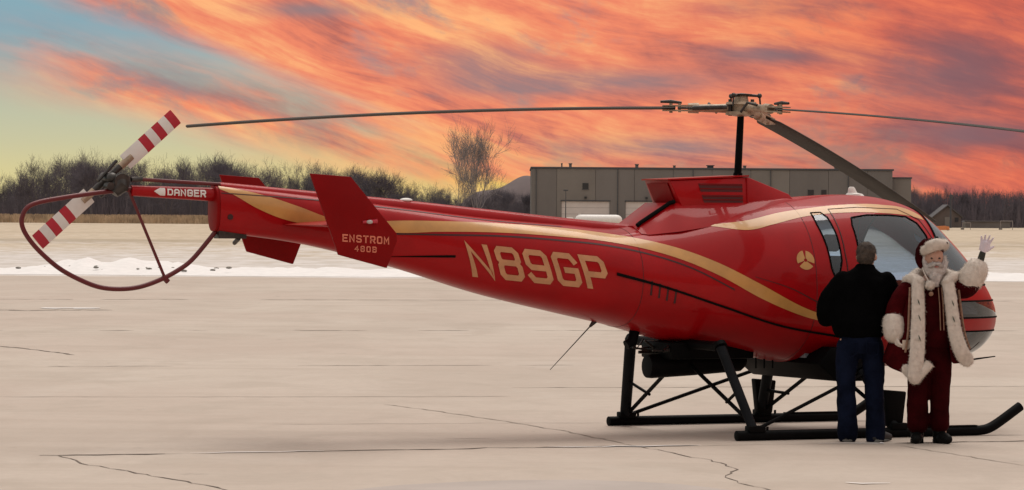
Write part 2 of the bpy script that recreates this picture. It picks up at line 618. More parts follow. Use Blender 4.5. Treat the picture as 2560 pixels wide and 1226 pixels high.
# rounded hill behind the building
M['hill'] = mat('hill_scrub', (.13, .10, .10), .95, var=.2, vscale=.02)
hv, hf = [], []
for i in range(61):
    for j in range(21):
        u, v = i / 60 * 2 - 1, j / 20 * 2 - 1
        h = 30 * max(0, 1 - u * u) ** .9 * max(0, 1 - v * v)
        hv.append((6 + u * 42, 2300 + v * 60, h * (1 + .15 * math.sin(u * 7 + 1)) * .68 - .5))
for i in range(60):
    for j in range(20):
        a = i * 21 + j
        hf.append((a, a + 21, a + 22, a + 1))
tag(mk('hill', hv, hf, 'hill', angle=None), 'low rounded wooded hill beyond the field', 'hill', kind='structure')

# ------------------------------------------------------------------ hangar building
M['panel'] = mat('concrete_panel', (.160, .150, .145), .85, var=.10, vscale=.15, stretch=(1, 1, .35))
M['panel2'] = mat('concrete_panel_pale', (.185, .172, .160), .85, var=.08, vscale=.2)
M['trim'] = mat('roof_trim', (.055, .06, .07), .6, var=.1)
M['doorw'] = mat('overhead_door_white', (.58, .54, .52), .6, var=.05, vscale=.6)
M['dark'] = mat('dark_opening', (.018, .022, .025), .4, var=.2)
BX, BY = 2.4, 480.0
bld = empty('hangar_building', (BX, BY, 0))
tag(bld, 'long flat roofed grey panel building with white overhead doors', 'building')
Hh = 7.32
edges = [0, 3.2, 8.1, 13.0, 17.9, 22.8, 27.7, 32.6, 37.5, 42.4, 45.6]
for i, (a, b) in enumerate(zip(edges, edges[1:])):
    dep = .05 * ((i * 7) % 3)
    pm_ = 'panel2' if i in (1, 6) else 'panel'
    # panels with openings for the doors are split round them
    ops = [(x0, x1, z1) for x0, x1, z1 in ((3.8, 9.9, 3.22), (11.9, 17.2, 3.22)) if x1 > a and x0 < b]
    mb = MB()
    xs = sorted({a + .02, b - .02, *[min(max(v, a + .02), b - .02) for o_ in ops for v in o_[:2]]})
    for u, v in zip(xs, xs[1:]):
        z0 = 0
        for o_ in ops:
            if (u + v) / 2 > o_[0] and (u + v) / 2 < o_[1]:
                z0 = o_[2]
        mb.box((u, -.15 - dep * .3, z0), (v, .1, Hh - .02))
    mb.build('wall_panel', pm_, bld, smooth=False)
MB().box((0.01, .1, 0), (45.59, 34, Hh - .05)).build('core_wall', 'panel', bld, smooth=False)
MB().box((-.1, -.28, Hh), (45.75, 34.1, Hh + .22)).build('roof_edge', 'trim', bld, smooth=False)
for x0, x1 in ((3.8, 9.9), (11.9, 17.2)):
    d_ = empty('overhead_door')
    d_.parent = bld
    for k in range(4):
        MB().box((x0 + .02, -.02, .80 * k + .01), (x1 - .02, .09, .80 * k + .785)).build('door_section', 'doorw', d_, smooth=False)
    MB().box((x0 - .1, -.26, 3.22), (x1 + .1, -.02, 3.34)).build('door_header', 'trim', d_, smooth=False)
    MB().box(((x0 + x1) / 2 - .15, -.40, 3.55), ((x0 + x1) / 2 + .15, -.18, 3.8)).build('wall_light', 'dark', bld, smooth=False)
for x0, x1, z0, z1 in ((6.45, 7.2, 4.75, 5.5), (34.9, 35.65, 4.15, 4.85), (36.6, 37.25, 4.15, 4.85)):
    w_ = MB().box((x0, -.22, z0), (x1, -.12, z1)).build('window', 'dark', bld, smooth=False)
    MB().box((x0 - .06, -.26, z0 - .08), (x1 + .06, -.22, z0)).build('sill', 'trim', w_, smooth=False)
for x, w, h in ((3.9, .18, .55), (5.0, .35, .55), (13.5, .4, .5), (18.3, .3, .35), (22.9, .8, .42), (27.3, .35, .4), (39, .4, .3)):
    mb = MB()
    mb.box((x - w / 2, 6, Hh + .1), (x + w / 2, 6.6, Hh + .22 + h * .75))
    mb.box((x - w * .65, 5.9, Hh + .22 + h * .75), (x + w * .65, 6.7, Hh + .22 + h))
    mb.build('roof_vent', 'trim' if w > .7 else 'panel2', bld, smooth=False)
for x in (.6, 10.9, 20.4, 30.2, 40.0):
    MB().tube([(x, -.30, .1), (x, -.30, Hh - .05)], .06, 6).build('downpipe', 'trim', bld)
MB().box((18.0, -.30, 0), (45.55, -.19, .5)).build('plinth', 'trim', bld, smooth=False)
# lower wing on the right end
wing = empty('side_annex', (BX + 45.62, BY + 1.5, 0))
tag(wing, 'short lower annex at the right end of the grey building', 'building')
MB().box((.02, 0, 0), (2.5, 20, 6.35)).build('wall', 'panel2', wing, smooth=False)
MB().box((.0, -.12, 6.35), (2.6, 20.1, 6.55)).build('roof_edge', 'trim', wing, smooth=False)
MB().box((.1, -.10, 0), (.5, -.003, 6.3)).build('pilaster', 'panel', wing, smooth=False)

# lamp post in front of the first door
lp = empty('lamp_post', (6.35, 452, 0))
tag(lp, 'thin lamp post in front of the first white overhead door', 'lamp post')
MB().tube([(0, 0, 0), (0, 0, 4.35)], [.07, .04], 8).build('pole', 'trim', lp)
MB().box((-.28, -.14, 4.35), (.28, .14, 4.52)).build('lamp_head', 'trim', lp, bevel=.02)

# white storage tank before the doors
tk = empty('storage_tank', (10.0, 440, 0))
tag(tk, 'white rounded storage tank in front of the overhead doors', 'tank')
mb = MB()
rings = []
for x, r in ((-2.75, .05), (-2.7, .30), (-2.55, .52), (-2.3, .66), (-2.0, .70), (2.0, .70), (2.3, .66), (2.55, .52), (2.7, .30), (2.75, .05)):
    rings.append([(x, r * math.cos(2 * math.pi * k / 24), .88 + r * math.sin(2 * math.pi * k / 24)) for k in range(24)])
mb.ring_loft(rings)
mb.build('shell', 'white', tk)
for x in (-1.6, 1.6):
    MB().box((x - .15, -.6, 0), (x + .15, .6, .4)).build('saddle', 'panel', tk, smooth=False)
MB().tube([(-2.2, 0, 1.5), (-2.2, 0, 1.66)], .14, 12).build('hatch', 'white', tk)
MB().box((-3.7, -.5, .02), (-2.95, .5, 1.25)).build('pump_cabinet', 'white', tk, bevel=.06)

# things at the right edge of the field
M['housew'] = mat('house_wall', (.115, .095, .088), .9, var=.12, vscale=.5)
M['roofs'] = mat('house_roof', (.09, .085, .09), .85, var=.12, vscale=.8)
hs = empty('gabled_house', (61.3, 535, 0))
tag(hs, 'grey gabled house at the foot of the right wood', 'house')
MB().prism([(-1.9, 0), (1.9, 0), (1.9, 1.6), (0, 3.0), (-1.9, 1.6)], 0, 6).build('wall', 'housew', hs, smooth=False)
rf = MB()
rf.prism([(-2.2, 1.35), (-2.2, 1.5), (0, 3.25), (0, 3.07)], -.3, 6.3)
rf.prism([(2.2, 1.35), (0, 3.07), (0, 3.25), (2.2, 1.5)], -.3, 6.3)
rf.build('roof', 'roofs', hs, smooth=False)
MB().box((-.4, -.08, 0), (.4, -.003, 1.5)).build('door', 'panel2', hs, smooth=False)
MB().box((1.0, -.06, .8), (1.5, -.003, 1.4)).build('window', 'dark', hs, smooth=False)
M['wallg'] = mat('low_wall_grey', (.15, .14, .135), .9, var=.15, vscale=.4)
lw = empty('low_shed', (64, 528, 0))
tag(lw, 'long low grey shed along the field edge right of the house', 'shed')
MB().box((-1.0, 0, 0), (5.2, 3, .85)).build('wall', 'wallg', lw, smooth=False)
MB().prism([(-1.2, .851), (5.4, .851), (5.3, 1.0), (-1.1, 1.0)], -.2, 3.2).build('roof', 'roofs', lw, smooth=False)
M['orange'] = mat('orange_plastic', (.62, .22, .08), .6, var=.15)
ob = empty('orange_barrier', (50.7, 447, 0))
tag(ob, 'low orange barrier lying at the field edge beside the cockpit', 'barrier')
MB().prism([(-.8, .05), (.75, .05), (.7, .45), (.2, .55), (-.75, .5)], -.2, .2).build('panel', 'orange', ob, smooth=False)
for x in (-.55, .55):
    MB().box((x - .08, -.3, 0), (x + .08, .3, .08)).build('foot', 'clod', ob, smooth=False)
M['palepost'] = mat('pale_post', (.27, .24, .23), .7, var=.1)


def frame(name, loc, w, h, label):
    o = empty(name, loc)
    tag(o, label, 'frame')
    MB().tube([(-w / 2, 0, 0), (-w / 2, 0, h)], .04, 6).build('post', 'palepost', o)
    MB().tube([(w / 2, 0, 0), (w / 2, 0, h)], .04, 6).build('post', 'palepost', o)
    MB().tube([(-w / 2 - .05, 0, h), (w / 2 + .05, 0, h)], .04, 6).build('rail', 'palepost', o)
    MB().box((-w / 2 - .2, -.2, 0), (-w / 2 + .2, .2, .22)).build('foot', 'clod', o, smooth=False)


frame('marker_frame', (56.2, 470, 0), 1.0, .85, 'pale post frame on the field just right of the orange barrier')
frame('marker_frame', (61.8, 475, 0), 1.5, 1.1, 'wider pale post frame at the far right field edge')
rp = empty('utility_pole', (60.0, 520, 0))
tag(rp, 'dark utility pole before the right wood above the gabled house', 'pole')
MB().tube([(0, 0, 0), (0, 0, 4.6)], [.16, .10], 8).build('pole', 'trim', rp)
MB().box((-.16, -.1, 4.0), (.3, .14, 4.55)).build('transformer', 'trim', rp, bevel=.04)


# ------------------------------------------------------------------ trees
M['bark'] = mat('bark', (.10, .088, .092), .95, var=.25, vscale=2)
M['twig'] = mat('twig', (.115, .102, .120), .95, var=.25, vscale=.6)


def grow(seed, height, levels=5, spread=.75, stems=1, twig=.014, r0=.15, kids=(6, 6, 5, 5, 4, 4)):
    r = random.Random(seed)
    T, C = MB(), MB()

    def seg(mb, a, b, ra, rb):
        d = (b - a).normalized()
        u = d.orthogonal().normalized()
        w = d.cross(u)
        v = []
        for p, q in ((a, ra), (b, rb)):
            for k in range(3):
                an = 2.0944 * k
                v.append(p + u * (q * math.cos(an)) + w * (q * math.sin(an)))
        mb.add(v, [(0, 1, 4, 3), (1, 2, 5, 4), (2, 0, 3, 5)])

    def br(p, d, L, rad, lv):
        n = 4 if lv < 2 else 3
        pts = [p]
        for i in range(n):
            d = (d + Vector((r.gauss(0, .13), r.gauss(0, .13), r.gauss(.06, .10)))).normalized()
            pts.append(pts[-1] + d * (L / n))
        for i in range(n):
            f0, f1 = 1 - .7 * i / n, 1 - .7 * (i + 1) / n
            seg(T if lv < 2 else C, pts[i], pts[i + 1], max(twig, rad * f0), max(twig * .7, rad * f1))
        if lv >= levels:
            return
        k = kids[lv]
        for i in range(k):
            t = r.uniform(.30 if lv else .28, 1.0)
            idx = min(n - 1, int(t * n))
            q = pts[idx].lerp(pts[idx + 1], t * n - idx)
            axis = (pts[idx + 1] - pts[idx]).normalized()
            side = axis.orthogonal().normalized()
            side.rotate(Matrix.Rotation(r.uniform(0, 6.283), 3, axis))
            nd = (axis * (1 - spread * .45) + side * spread * r.uniform(.5, 1.0) + Vector((0, 0, .18))).normalized()
            br(q, nd, L * r.uniform(.50, .76), rad * .5, lv + 1)

    for s in range(stems):
        lean = Vector((r.gauss(0, .06 + .22 * (stems > 1)), r.gauss(0, .06), 1)).normalized()
        br(Vector((r.gauss(0, .15 * (stems > 1)), 0, -.1)), lean, height * .62, r0, 0)
    return T, C


protos = []
for k in range(7):
    T, C = grow(100 + k, 10, 4, .95 if k % 2 else .8, 1 if k % 3 else 2, .013, .14, (6, 7, 6, 5, 3))
    tm = bpy.data.meshes.new('trunk')
    tm.from_pydata(T.v, [], T.f)
    tm.materials.append(M['bark'])
    cm = bpy.data.meshes.new('crown')
    cm.from_pydata(C.v, [], C.f)
    cm.materials.append(M['twig'])
    zmax = max(v[2] for v in C.v)
    protos.append((tm, cm, zmax))


def tree(x, y, h, k, label, group=None, sx=1.0):
    tm, cm, zm = protos[k % len(protos)]
    o = empty('bare_tree', (x, y, 0), rng.uniform(0, 6.28))
    s = h / zm
    o.scale = (s * sx, s * sx, s)
    for nm, me in (('trunk', tm), ('crown', cm)):
        c = bpy.data.objects.new(nm, me)
        COL.objects.link(c)
        c.parent = o
    tag(o, label, 'tree', group)
    return o


def prof(xp):
    P = [(-150, 425), (0, 432), (30, 425), (60, 402), (120, 384), (180, 392), (240, 374), (330, 368), (380, 388), (440, 384), (560, 372), (620, 394), (700, 408), (760, 398), (850, 408), (950, 418), (1030, 434), (1070, 456), (1150, 462), (1330, 470), (1420, 470)]
    for (a, b), (c, d) in zip(P, P[1:]):
        if a <= xp <= c:
            return b + (d - b) * (xp - a) / (c - a)
    return 460


def height_at(ytop, xp, D):
    yh = 525 + (xp - 1280) * math.tan(R(.4))
    return CAM_H + (yh - ytop) / FPX * D


cnt = 0
for row, D in enumerate((512, 530, 552)):
    xp = -110 + row * 17
    while xp < 1345:
        d = D + rng.uniform(-6, 6)
        h = height_at(prof(xp), xp, d) * rng.uniform(.90, 1.10) * (1 if row else .97)
        tree((xp - 1280) / FPX * d, d, h, cnt, 'bare grey brown tree in the dense wood behind the tail boom', 'bare trees of the left wood', .8)
        cnt += 1
        xp += rng.uniform(38, 62)
for row, D in enumerate((545, 570)):
    xp = 2262 + row * 20
    while xp < 2640:
        d = D + rng.uniform(-6, 6)
        h = height_at(rng.choice((462, 470, 478, 455)), xp, d) * rng.uniform(.9, 1.08)
        tree((xp - 1280) / FPX * d, d, h, cnt, 'bare slender tree in the wood at the right edge of the photo', 'bare trees of the right wood', .55)
        cnt += 1
        xp += rng.uniform(24, 40)


def wood(name, x0, x1, y0, y1, hf, n, label, seed):
    r = random.Random(seed)
    mb = MB()
    for i in range(n):
        x = r.uniform(x0, x1)
        y = r.uniform(y0, y1)
        hh = hf(x, y) * r.uniform(.25, 1.0) ** .8
        w = r.uniform(.02, .06)
        z = 0
        px_, lx = x, x
        k = 3
        pts = [(x, 0)]
        for j in range(k):
            pts.append((pts[-1][0] + r.gauss(0, .18), (j + 1) / k * hh))
        for j in range(k):
            (a, za), (b, zb) = pts[j], pts[j + 1]
            wa, wb = w * (1 - j / k), w * (1 - (j + 1) / k) + .012
            mb.add([(a - wa, y, za), (a + wa, y, za), (a, y + wa, za), (b - wb, y, zb), (b + wb, y, zb), (b, y + wb, zb)], [(0, 1, 4, 3), (1, 2, 5, 4), (2, 0, 3, 5)])
        # side twigs
        for j in range(4):
            t = r.uniform(.3, 1)
            zz = hh * t
            a = pts[min(k - 1, int(t * k))][0]
            L = r.uniform(.4, 1.1)
            s = r.choice((-1, 1))
            mb.add([(a - .015, y, zz), (a + .015, y, zz), (a, y + .03, zz), (a + s * L * .6, y, zz + L * .75)], [(0, 1, 3), (1, 2, 3), (2, 0, 3)])
    return tag(mb.build(name, 'twig', smooth=False), label, 'wood', kind='stuff')


wood('left_wood', -80, 6, 508, 575, lambda x, y: height_at(prof(1280 + x / y * FPX), 1280 + x / y * FPX, y) * .58, 15000, 'dense leafless undergrowth filling the left wood', 5)
wood('right_wood', 55, 90, 540, 600, lambda x, y: 5.2, 7000, 'dense leafless undergrowth filling the right wood', 6)

M['palebark'] = mat('pale_bark', (.20, .185, .19), .95, var=.2, vscale=2)
M['paletwig'] = mat('pale_twig', (.20, .185, .195), .95, var=.2, vscale=.6)
# two larger bare trees standing in front of the wood
T, C = grow(31, 12, 4, .74, 3, .015, .13, (6, 5, 5, 5, 3))
bt = empty('bare_tree', (-4.0, 430, 0))
tag(bt, 'tall spreading bare tree left of the grey building', 'tree')
T.build('trunk', 'palebark', bt, smooth=False)
C.build('crown', 'paletwig', bt, smooth=False)
zz = max(v[2] for v in C.v)
bt.scale = (13.0 / zz * .74, 13.0 / zz * .74, 13.0 / zz)
T, C = grow(57, 11, 4, .72, 2, .012, .08, (6, 6, 5, 4, 3))
bt = empty('bare_tree', (-6.6, 436, 0))
tag(bt, 'thinner pale bare tree beside the tall spreading one', 'tree')
T.build('trunk', 'palebark', bt, smooth=False)
C.build('crown', 'paletwig', bt, smooth=False)
zz = max(v[2] for v in C.v)
bt.scale = (12.2 / zz * .65, 12.2 / zz * .65, 12.2 / zz)
# ================================================================== HELICOPTER
HL = empty('helicopter', (2.11512748, 35.64576614, 0), R(26))
tag(HL, 'red light helicopter with gold stripes parked on black skids', 'helicopter')

# X, zbot, ztop, halfwidth, zmid, n   (local: X forward, Y left, Z up)
ST = np.array([
    [-5.25, 1.86, 2.27, .12, 2.06, 2.7],
    [-4.40, 1.748, 2.19, .175, 1.96, 2.6],
    [-3.59, 1.56, 2.10, .25, 1.83, 2.6],
    [-2.67, 1.30, 2.00, .34, 1.66, 2.5],
    [-1.86, 1.12, 1.94, .46, 1.55, 2.35],
    [-1.35, 1.01, 1.91, .56, 1.46, 2.2],
    [-0.87, .885, 1.99, .67, 1.40, 2.1],
    [-0.35, .80, 2.10, .77, 1.36, 2.1],
    [0.15, .70, 2.17, .84, 1.33, 2.15],
    [0.68, .625, 2.215, .88, 1.32, 2.2],
    [1.16, .60, 2.235, .88, 1.31, 2.25],
    [1.47, .60, 2.21, .855, 1.30, 2.25],
    [1.83, .61, 2.105, .79, 1.27, 2.2],
    [2.13, .63, 1.88, .69, 1.22, 2.15],
    [2.40, .67, 1.63, .545, 1.16, 2.1],
    [2.60, .745, 1.42, .39, 1.11, 2.05],
    [2.72, .85, 1.26, .25, 1.07, 2.0],
    [2.775, .95, 1.15, .13, 1.05, 2.0],
    [2.79, 1.04, 1.04, .0, 1.04, 2.0]])
_d = np.maximum(np.hypot(np.diff(ST[:, 0]), np.diff(ST[:, 2])), .02)
TT = np.concatenate([[0], np.cumsum(_d)])


def itp(t, k):
    t = np.asarray(t, float)
    y = ST[:, k]
    m = np.gradient(y, TT)
    i = np.clip(np.searchsorted(TT, t) - 1, 0, len(TT) - 2)
    h = TT[i + 1] - TT[i]
    s = (t - TT[i]) / h
    return (1 + 2 * s) * (1 - s) ** 2 * y[i] + s * (1 - s) ** 2 * h * m[i] + s * s * (3 - 2 * s) * y[i + 1] + s * s * (s - 1) * h * m[i + 1]


_tg = np.linspace(0, TT[-1], 4000)
_Xg = np.maximum.accumulate(itp(_tg, 0))


def surfY(x, z, off=0.0):
    """half width of the hull at (x, z)"""
    t = np.interp(x, _Xg, _tg)
    zb, zt, hw, zm, n = [float(itp(t, k)) for k in (1, 2, 3, 4, 5)]
    h = (zt - zm) if z > zm else (zm - zb)
    q = min(1.0, abs((z - zm) / max(h, 1e-6)))
    return hw * (1 - q ** n) ** (1 / n) + off


def hull_section(t, na):
    zb, zt, hw, zm, n = [float(itp(t, k)) for k in (1, 2, 3, 4, 5)]
    xx = float(itp(t, 0))
    out = []
    for k in range(na):
        a = 2 * math.pi * k / na
        c, s = math.cos(a), math.sin(a)
        y = max(hw, .0005) * math.copysign(abs(c) ** (2 / n), c)
        z = zm + (zt - zm if s > 0 else zm - zb) * math.copysign(abs(s) ** (2 / n), s)
        out.append((xx, y, z))
    return out


def in_poly(x, z, P):
    r = False
    j = len(P) - 1
    for i in range(len(P)):
        if (P[i][1] > z) != (P[j][1] > z) and x < (P[j][0] - P[i][0]) * (z - P[i][1]) / (P[j][1] - P[i][1]) + P[i][0]:
            r = not r
        j = i
    return r


DOORWIN = [(.87, 2.02), (1.05, 2.045), (1.30, 2.045), (1.50, 2.03), (1.60, 1.97), (1.655, 1.85), (1.66, 1.62), (1.60, 1.46), (1.45, 1.39), (1.10, 1.36), (.92, 1.40), (.85, 1.55), (.83, 1.75), (.84, 1.95)]
REARWIN = [(.485, 2.06), (.585, 2.065), (.625, 2.02), (.64, 1.85), (.635, 1.62), (.60, 1.50), (.55, 1.46), (.52, 1.55), (.505, 1.75), (.48, 1.95)]
DOORBOX = [(.69, 2.095), (1.0, 2.115), (1.45, 2.10), (1.66, 2.0), (1.735, 1.8), (1.74, 1.30), (1.70, .95), (1.55, .78), (.95, .76), (.78, .85), (.70, 1.2), (.68, 1.7)]


def region(x, y, z):
    if in_poly(x, z, DOORWIN): return 'dwl' if y > 0 else 'dwr'
    if in_poly(x, z, REARWIN): return 'rwl' if y > 0 else 'rwr'
    if in_poly(x, z, DOORBOX) and abs(y) > .25: return 'dl' if y > 0 else 'dr'
    if x > 1.775 and z > 1.385 and abs(y) > .018: return 'ws'
    if x > 1.98 and 1.075 < z < 1.235: return 'chin'
    if x > 2.06 and .70 < z < .945: return 'low'
    return 'hull'


tl = list(np.linspace(0, float(np.interp(.35, _Xg, _tg)), 120)) + list(np.linspace(float(np.interp(.35, _Xg, _tg)), TT[-1], 270))[1:]
NA = 300
rings = [hull_section(t, NA) for t in tl]
buckets = {}
for i in range(len(rings) - 1):
    for j in range(NA):
        q = (rings[i][j], rings[i][(j + 1) % NA], rings[i + 1][(j + 1) % NA], rings[i + 1][j])
        if rings[i][0][0] > .35:
            c = [sum(p[k] for p in q) / 4 for k in range(3)]
            key = region(*c)
        else:
            key = 'hull'
        buckets.setdefault(key, []).append((i, j))


def patch(key, name, m, parent):
    idx, V, Fc = {}, [], []
    for i, j in buckets[key]:
        f = []
        for a, b in ((i, j), (i, (j + 1) % NA), (i + 1, (j + 1) % NA), (i + 1, j)):
            if (a, b) not in idx:
                idx[(a, b)] = len(V)
                V.append(rings[a][b])
            f.append(idx[(a, b)])
        Fc.append(tuple(f))
    return mk(name, V, Fc, m, parent, True, None)


hull = patch('hull', 'fuselage', 'red', HL)
doorR = patch('dr', 'door', 'red', HL)
doorL = patch('dl', 'door', 'red', HL)
patch('dwr', 'door_window', 'glass', doorR)
patch('dwl', 'door_window', 'glass', doorL)
patch('rwr', 'rear_window', 'glass', HL)
patch('rwl', 'rear_window', 'glass', HL)
patch('ws', 'windshield', 'wglass', HL)
patch('chin', 'chin_window', 'cglass', HL)
patch('low', 'lower_chin_window', 'cglass', HL)


def on_hull(pts, side, off):
    return [(x, side * surfY(x, z, off), z) for x, z in pts]


def dens(pts, step=.04, closed=False):
    out = []
    P = pts + [pts[0]] if closed else pts
    for (a, b), (c, d) in zip(P, P[1:]):
        n = max(1, int(math.hypot(c - a, d - b) / step))
        out += [(a + (c - a) * i / n, b + (d - b) * i / n) for i in range(n)]
    out.append(P[-1])
    return out


def seal(pts, side, name, m, parent, r=.008, closed=True):
    return MB().tube(on_hull(dens(pts, .04, closed), side, .001), r, 6, flat=1).build(name, m, parent)


for side, dr in ((-1, doorR), (1, doorL)):
    seal(DOORWIN, side, 'window_seal', 'rubber', dr, .009)
    seal(DOORBOX, side, 'door_gap', 'seam', dr, .006)
    seal(REARWIN, side, 'window_seal', 'rubber', HL, .009)
    h_ = MB().tube(on_hull([(.78, 1.22), (.86, 1.22), (.94, 1.22)], side, .03), .013, 8)
    h_.build('handle', 'black', dr)
# windshield surround
t0 = float(np.interp(1.775, _Xg, _tg))
sec = hull_section(t0, 240)
up_ = [p for p in sec[:121] if p[2] > 1.385]
MB().tube([(p[0], p[1] * 1.002, p[2] + .001) for p in up_], .012, 6).build('windshield_frame', 'rubber', HL)
for zc in (1.385,):
    xs = np.linspace(1.775, 2.60, 40)
    pts = [(x, -surfY(x, zc, .001), zc) for x in xs] + [(x, surfY(x, zc, .001), zc) for x in xs[::-1]]
    pts = [p for p in pts if True]
    MB().tube(pts, .010, 6).build('windshield_frame', 'rubber', HL)
cp = []
for t in np.linspace(t0, TT[-1], 60):
    z = float(itp(t, 2))
    if z > 1.385:
        cp.append((float(itp(t, 0)), 0, z))
MB().tube(cp, .016, 8).build('windshield_post', 'red', HL)

for z_, x_ in ((1.235, 1.98), (1.075, 1.98), (.945, 2.06)):
    xs = np.linspace(x_, 2.775 if z_ > 1.0 and z_ < 1.1 else (2.735 if z_ > 1.1 else 2.765), 40)
    ys = [surfY(x, z_, .001) for x in xs]
    k_ = [i for i, y in enumerate(ys) if y > .03]
    pts = [(xs[i], -ys[i], z_) for i in k_] + [(xs[i], ys[i], z_) for i in k_[::-1]]
    MB().tube(pts, .009, 6).build('window_seal', 'rubber', HL)
# cabin
bk_ = [p for p in hull_section(float(np.interp(.42, _Xg, _tg)), 60)]
MB().ring_loft([[(x_, p[1] * .965, 1.32 + (p[2] - 1.32) * .965) for p in bk_] for x_ in (.40, .44)]).build('cabin_bulkhead', 'interior', HL, smooth=False)
MB().box((.45, -.50, .71), (1.90, .50, .76)).build('cabin_floor', 'interior', HL, smooth=False)
pan = MB()
pan.prism([(1.86, .76), (2.18, .76), (2.14, 1.30), (1.98, 1.38), (1.90, 1.30)], -.26, .26)
pan.build('instrument_panel', 'seatc', HL, smooth=False, bevel=.02)
MB().prism([(1.82, 1.36), (2.30, 1.375), (2.28, 1.41), (1.84, 1.42)], -.34, .34).build('glareshield', 'rubber', HL, smooth=False, bevel=.01)
for y in (-.38, .38):
    st = MB()
    st.box((.92, y - .22, .98), (1.40, y + .22, 1.10))
    st.build('seat', 'seatc', HL, bevel=.03)
    sb = MB()
    sb.prism([(.82, 1.05), (.96, 1.05), (.86, 1.66), (.74, 1.66)], y - .21, y + .21)
    sb.build('seat_back', 'seatc', HL, bevel=.04)
    MB().prism([(.94, .76), (1.36, .76), (1.36, .98), (.94, .98)], y - .2, y + .2).build('seat_base', 'interior', HL, smooth=False)
    MB().box((.75, y - .11, 1.70), (.83, y + .11, 1.86)).build('headrest', 'seatc', HL, bevel=.03)
    MB().tube([(1.55, y, .76), (1.52, y, 1.0), (1.44, y, 1.25)], .014, 8).build('control_stick', 'black', HL)
MB().tube([(1.10, -.14, 1.98), (1.12, -.14, 1.90)], [.03, .05], 8).build('headset', 'black', HL)


# ---------------- painted stripes (thin sheets of paint lying on the hull)
def smooth_curve(pts):
    xs = np.array([p[0] for p in pts])
    ys = np.array([p[1] for p in pts])
    m = np.gradient(ys, xs)

    def f(x):
        i = int(np.clip(np.searchsorted(xs, x) - 1, 0, len(xs) - 2))
        h = xs[i + 1] - xs[i]
        s = (x - xs[i]) / h
        return (1 + 2 * s) * (1 - s) ** 2 * ys[i] + s * (1 - s) ** 2 * h * m[i] + s * s * (3 - 2 * s) * ys[i + 1] + s * s * (s - 1) * h * m[i + 1]
    return f


def stripe(lo, hi, x0, x1, name, m, off=.004, n=90, nv=6, sides=(-1, 1), parent=None):
    fl, fh = smooth_curve(lo), smooth_curve(hi)
    for sd in sides:
        V, Fc = [], []
        for i in range(n + 1):
            x = x0 + (x1 - x0) * i / n
            a, b = fl(x), fh(x)
            t = np.interp(x, _Xg, _tg)
            ztop = float(itp(t, 2)) - .0015
            for j in range(nv + 1):
                z = min(a + (b - a) * j / nv, ztop)
                V.append((x, sd * surfY(x, z, off), z + (off if z >= ztop - .004 else 0)))
        for i in range(n):
            for j in range(nv):
                a = i * (nv + 1) + j
                q = (a, a + nv + 1, a + nv + 2, a + 1)
                Fc.append(q if sd < 0 else q[::-1])
        mk(name, V, Fc, m, parent or HL, True, None)


# tail wedge, long boom stripe sweeping down to the door, upper stripe over the door
stripe([(-5.25, 2.235), (-5.13, 2.186), (-4.94, 2.08), (-4.579, 1.951), (-4.25, 1.93), (-3.95, 1.90)],
       [(-5.25, 2.262), (-5.13, 2.245), (-4.79, 2.170), (-4.523, 2.085), (-4.25, 1.99), (-3.95, 1.945)], -5.25, -3.95, 'gold_stripe', 'gold')
stripe([(-3.95, 1.90), (-3.643, 1.86), (-3.2, 1.869), (-2.612, 1.864), (-2.025, 1.83), (-1.641, 1.795), (-1.248, 1.724), (-.872, 1.606), (-.586, 1.48), (-.203, 1.279), (.211, 1.118), (.68, 1.01)],
       [(-3.95, 1.945), (-3.69, 1.963), (-3.171, 1.965), (-2.547, 1.945), (-1.919, 1.905), (-1.569, 1.867), (-1.2, 1.804), (-.916, 1.726), (-.609, 1.607), (-.206, 1.407), (.196, 1.205), (.68, 1.05)], -3.95, .68, 'gold_stripe', 'gold', n=140)
stripe([(-.55, 1.935), (-.176, 1.903), (.04, 1.95), (.442, 2.033), (.69, 2.058), (1.215, 2.066), (1.611, 2.03), (1.74, 2.0)],
       [(-.55, 1.945), (-.196, 1.985), (.199, 2.065), (.50, 2.105), (.77, 2.132), (1.298, 2.143), (1.657, 2.085), (1.74, 2.04)], -.55, 1.74, 'gold_stripe', 'gold', n=110)
# thin dark accent lines under the stripes
stripe([(-3.9, 1.845), (-3.2, 1.835), (-2.6, 1.825), (-2.0, 1.785), (-1.64, 1.75), (-1.25, 1.675), (-.87, 1.552), (-.45, 1.345)],
       [(-3.9, 1.858), (-3.2, 1.85), (-2.6, 1.84), (-2.0, 1.80), (-1.64, 1.765), (-1.25, 1.69), (-.87, 1.567), (-.45, 1.36)], -3.9, -.45, 'accent_line', 'seam', off=.003, nv=1)
# long black side rails
stripe([(-1.56, 1.482), (-1.182, 1.386), (-.571, 1.194), (.046, 1.008), (.68, .90)],
       [(-1.56, 1.512), (-1.182, 1.41), (-.571, 1.215), (.046, 1.027), (.68, .92)], -1.55, .67, 'side_rail', 'rubber', off=.012, nv=1)
stripe([(-3.70, 1.641), (-3.3, 1.639), (-3.0, 1.637)], [(-3.70, 1.644), (-3.3, 1.656), (-3.0, 1.661)], -3.68, -3.06, 'side_slot', 'rubber', off=.006, nv=1, n=20)  # thin dark strip low on the boom side
stripe([(-.25, 1.47), (.1, 1.36), (.45, 1.20), (.68, 1.14)], [(-.25, 1.474), (.1, 1.368), (.45, 1.212), (.68, 1.152)], -.25, .67, 'panel_seam', 'seam', off=.003, nv=1, n=40)
for k in range(4):
    x = -1.22 + k * .075
    z = 1.40 - k * .024
    for sd in (-1, 1):
        MB().tube(on_hull([(x, z - .10), (x, z + .03)], sd, .002), .010, 6).build('vent_slit', 'seam', HL)
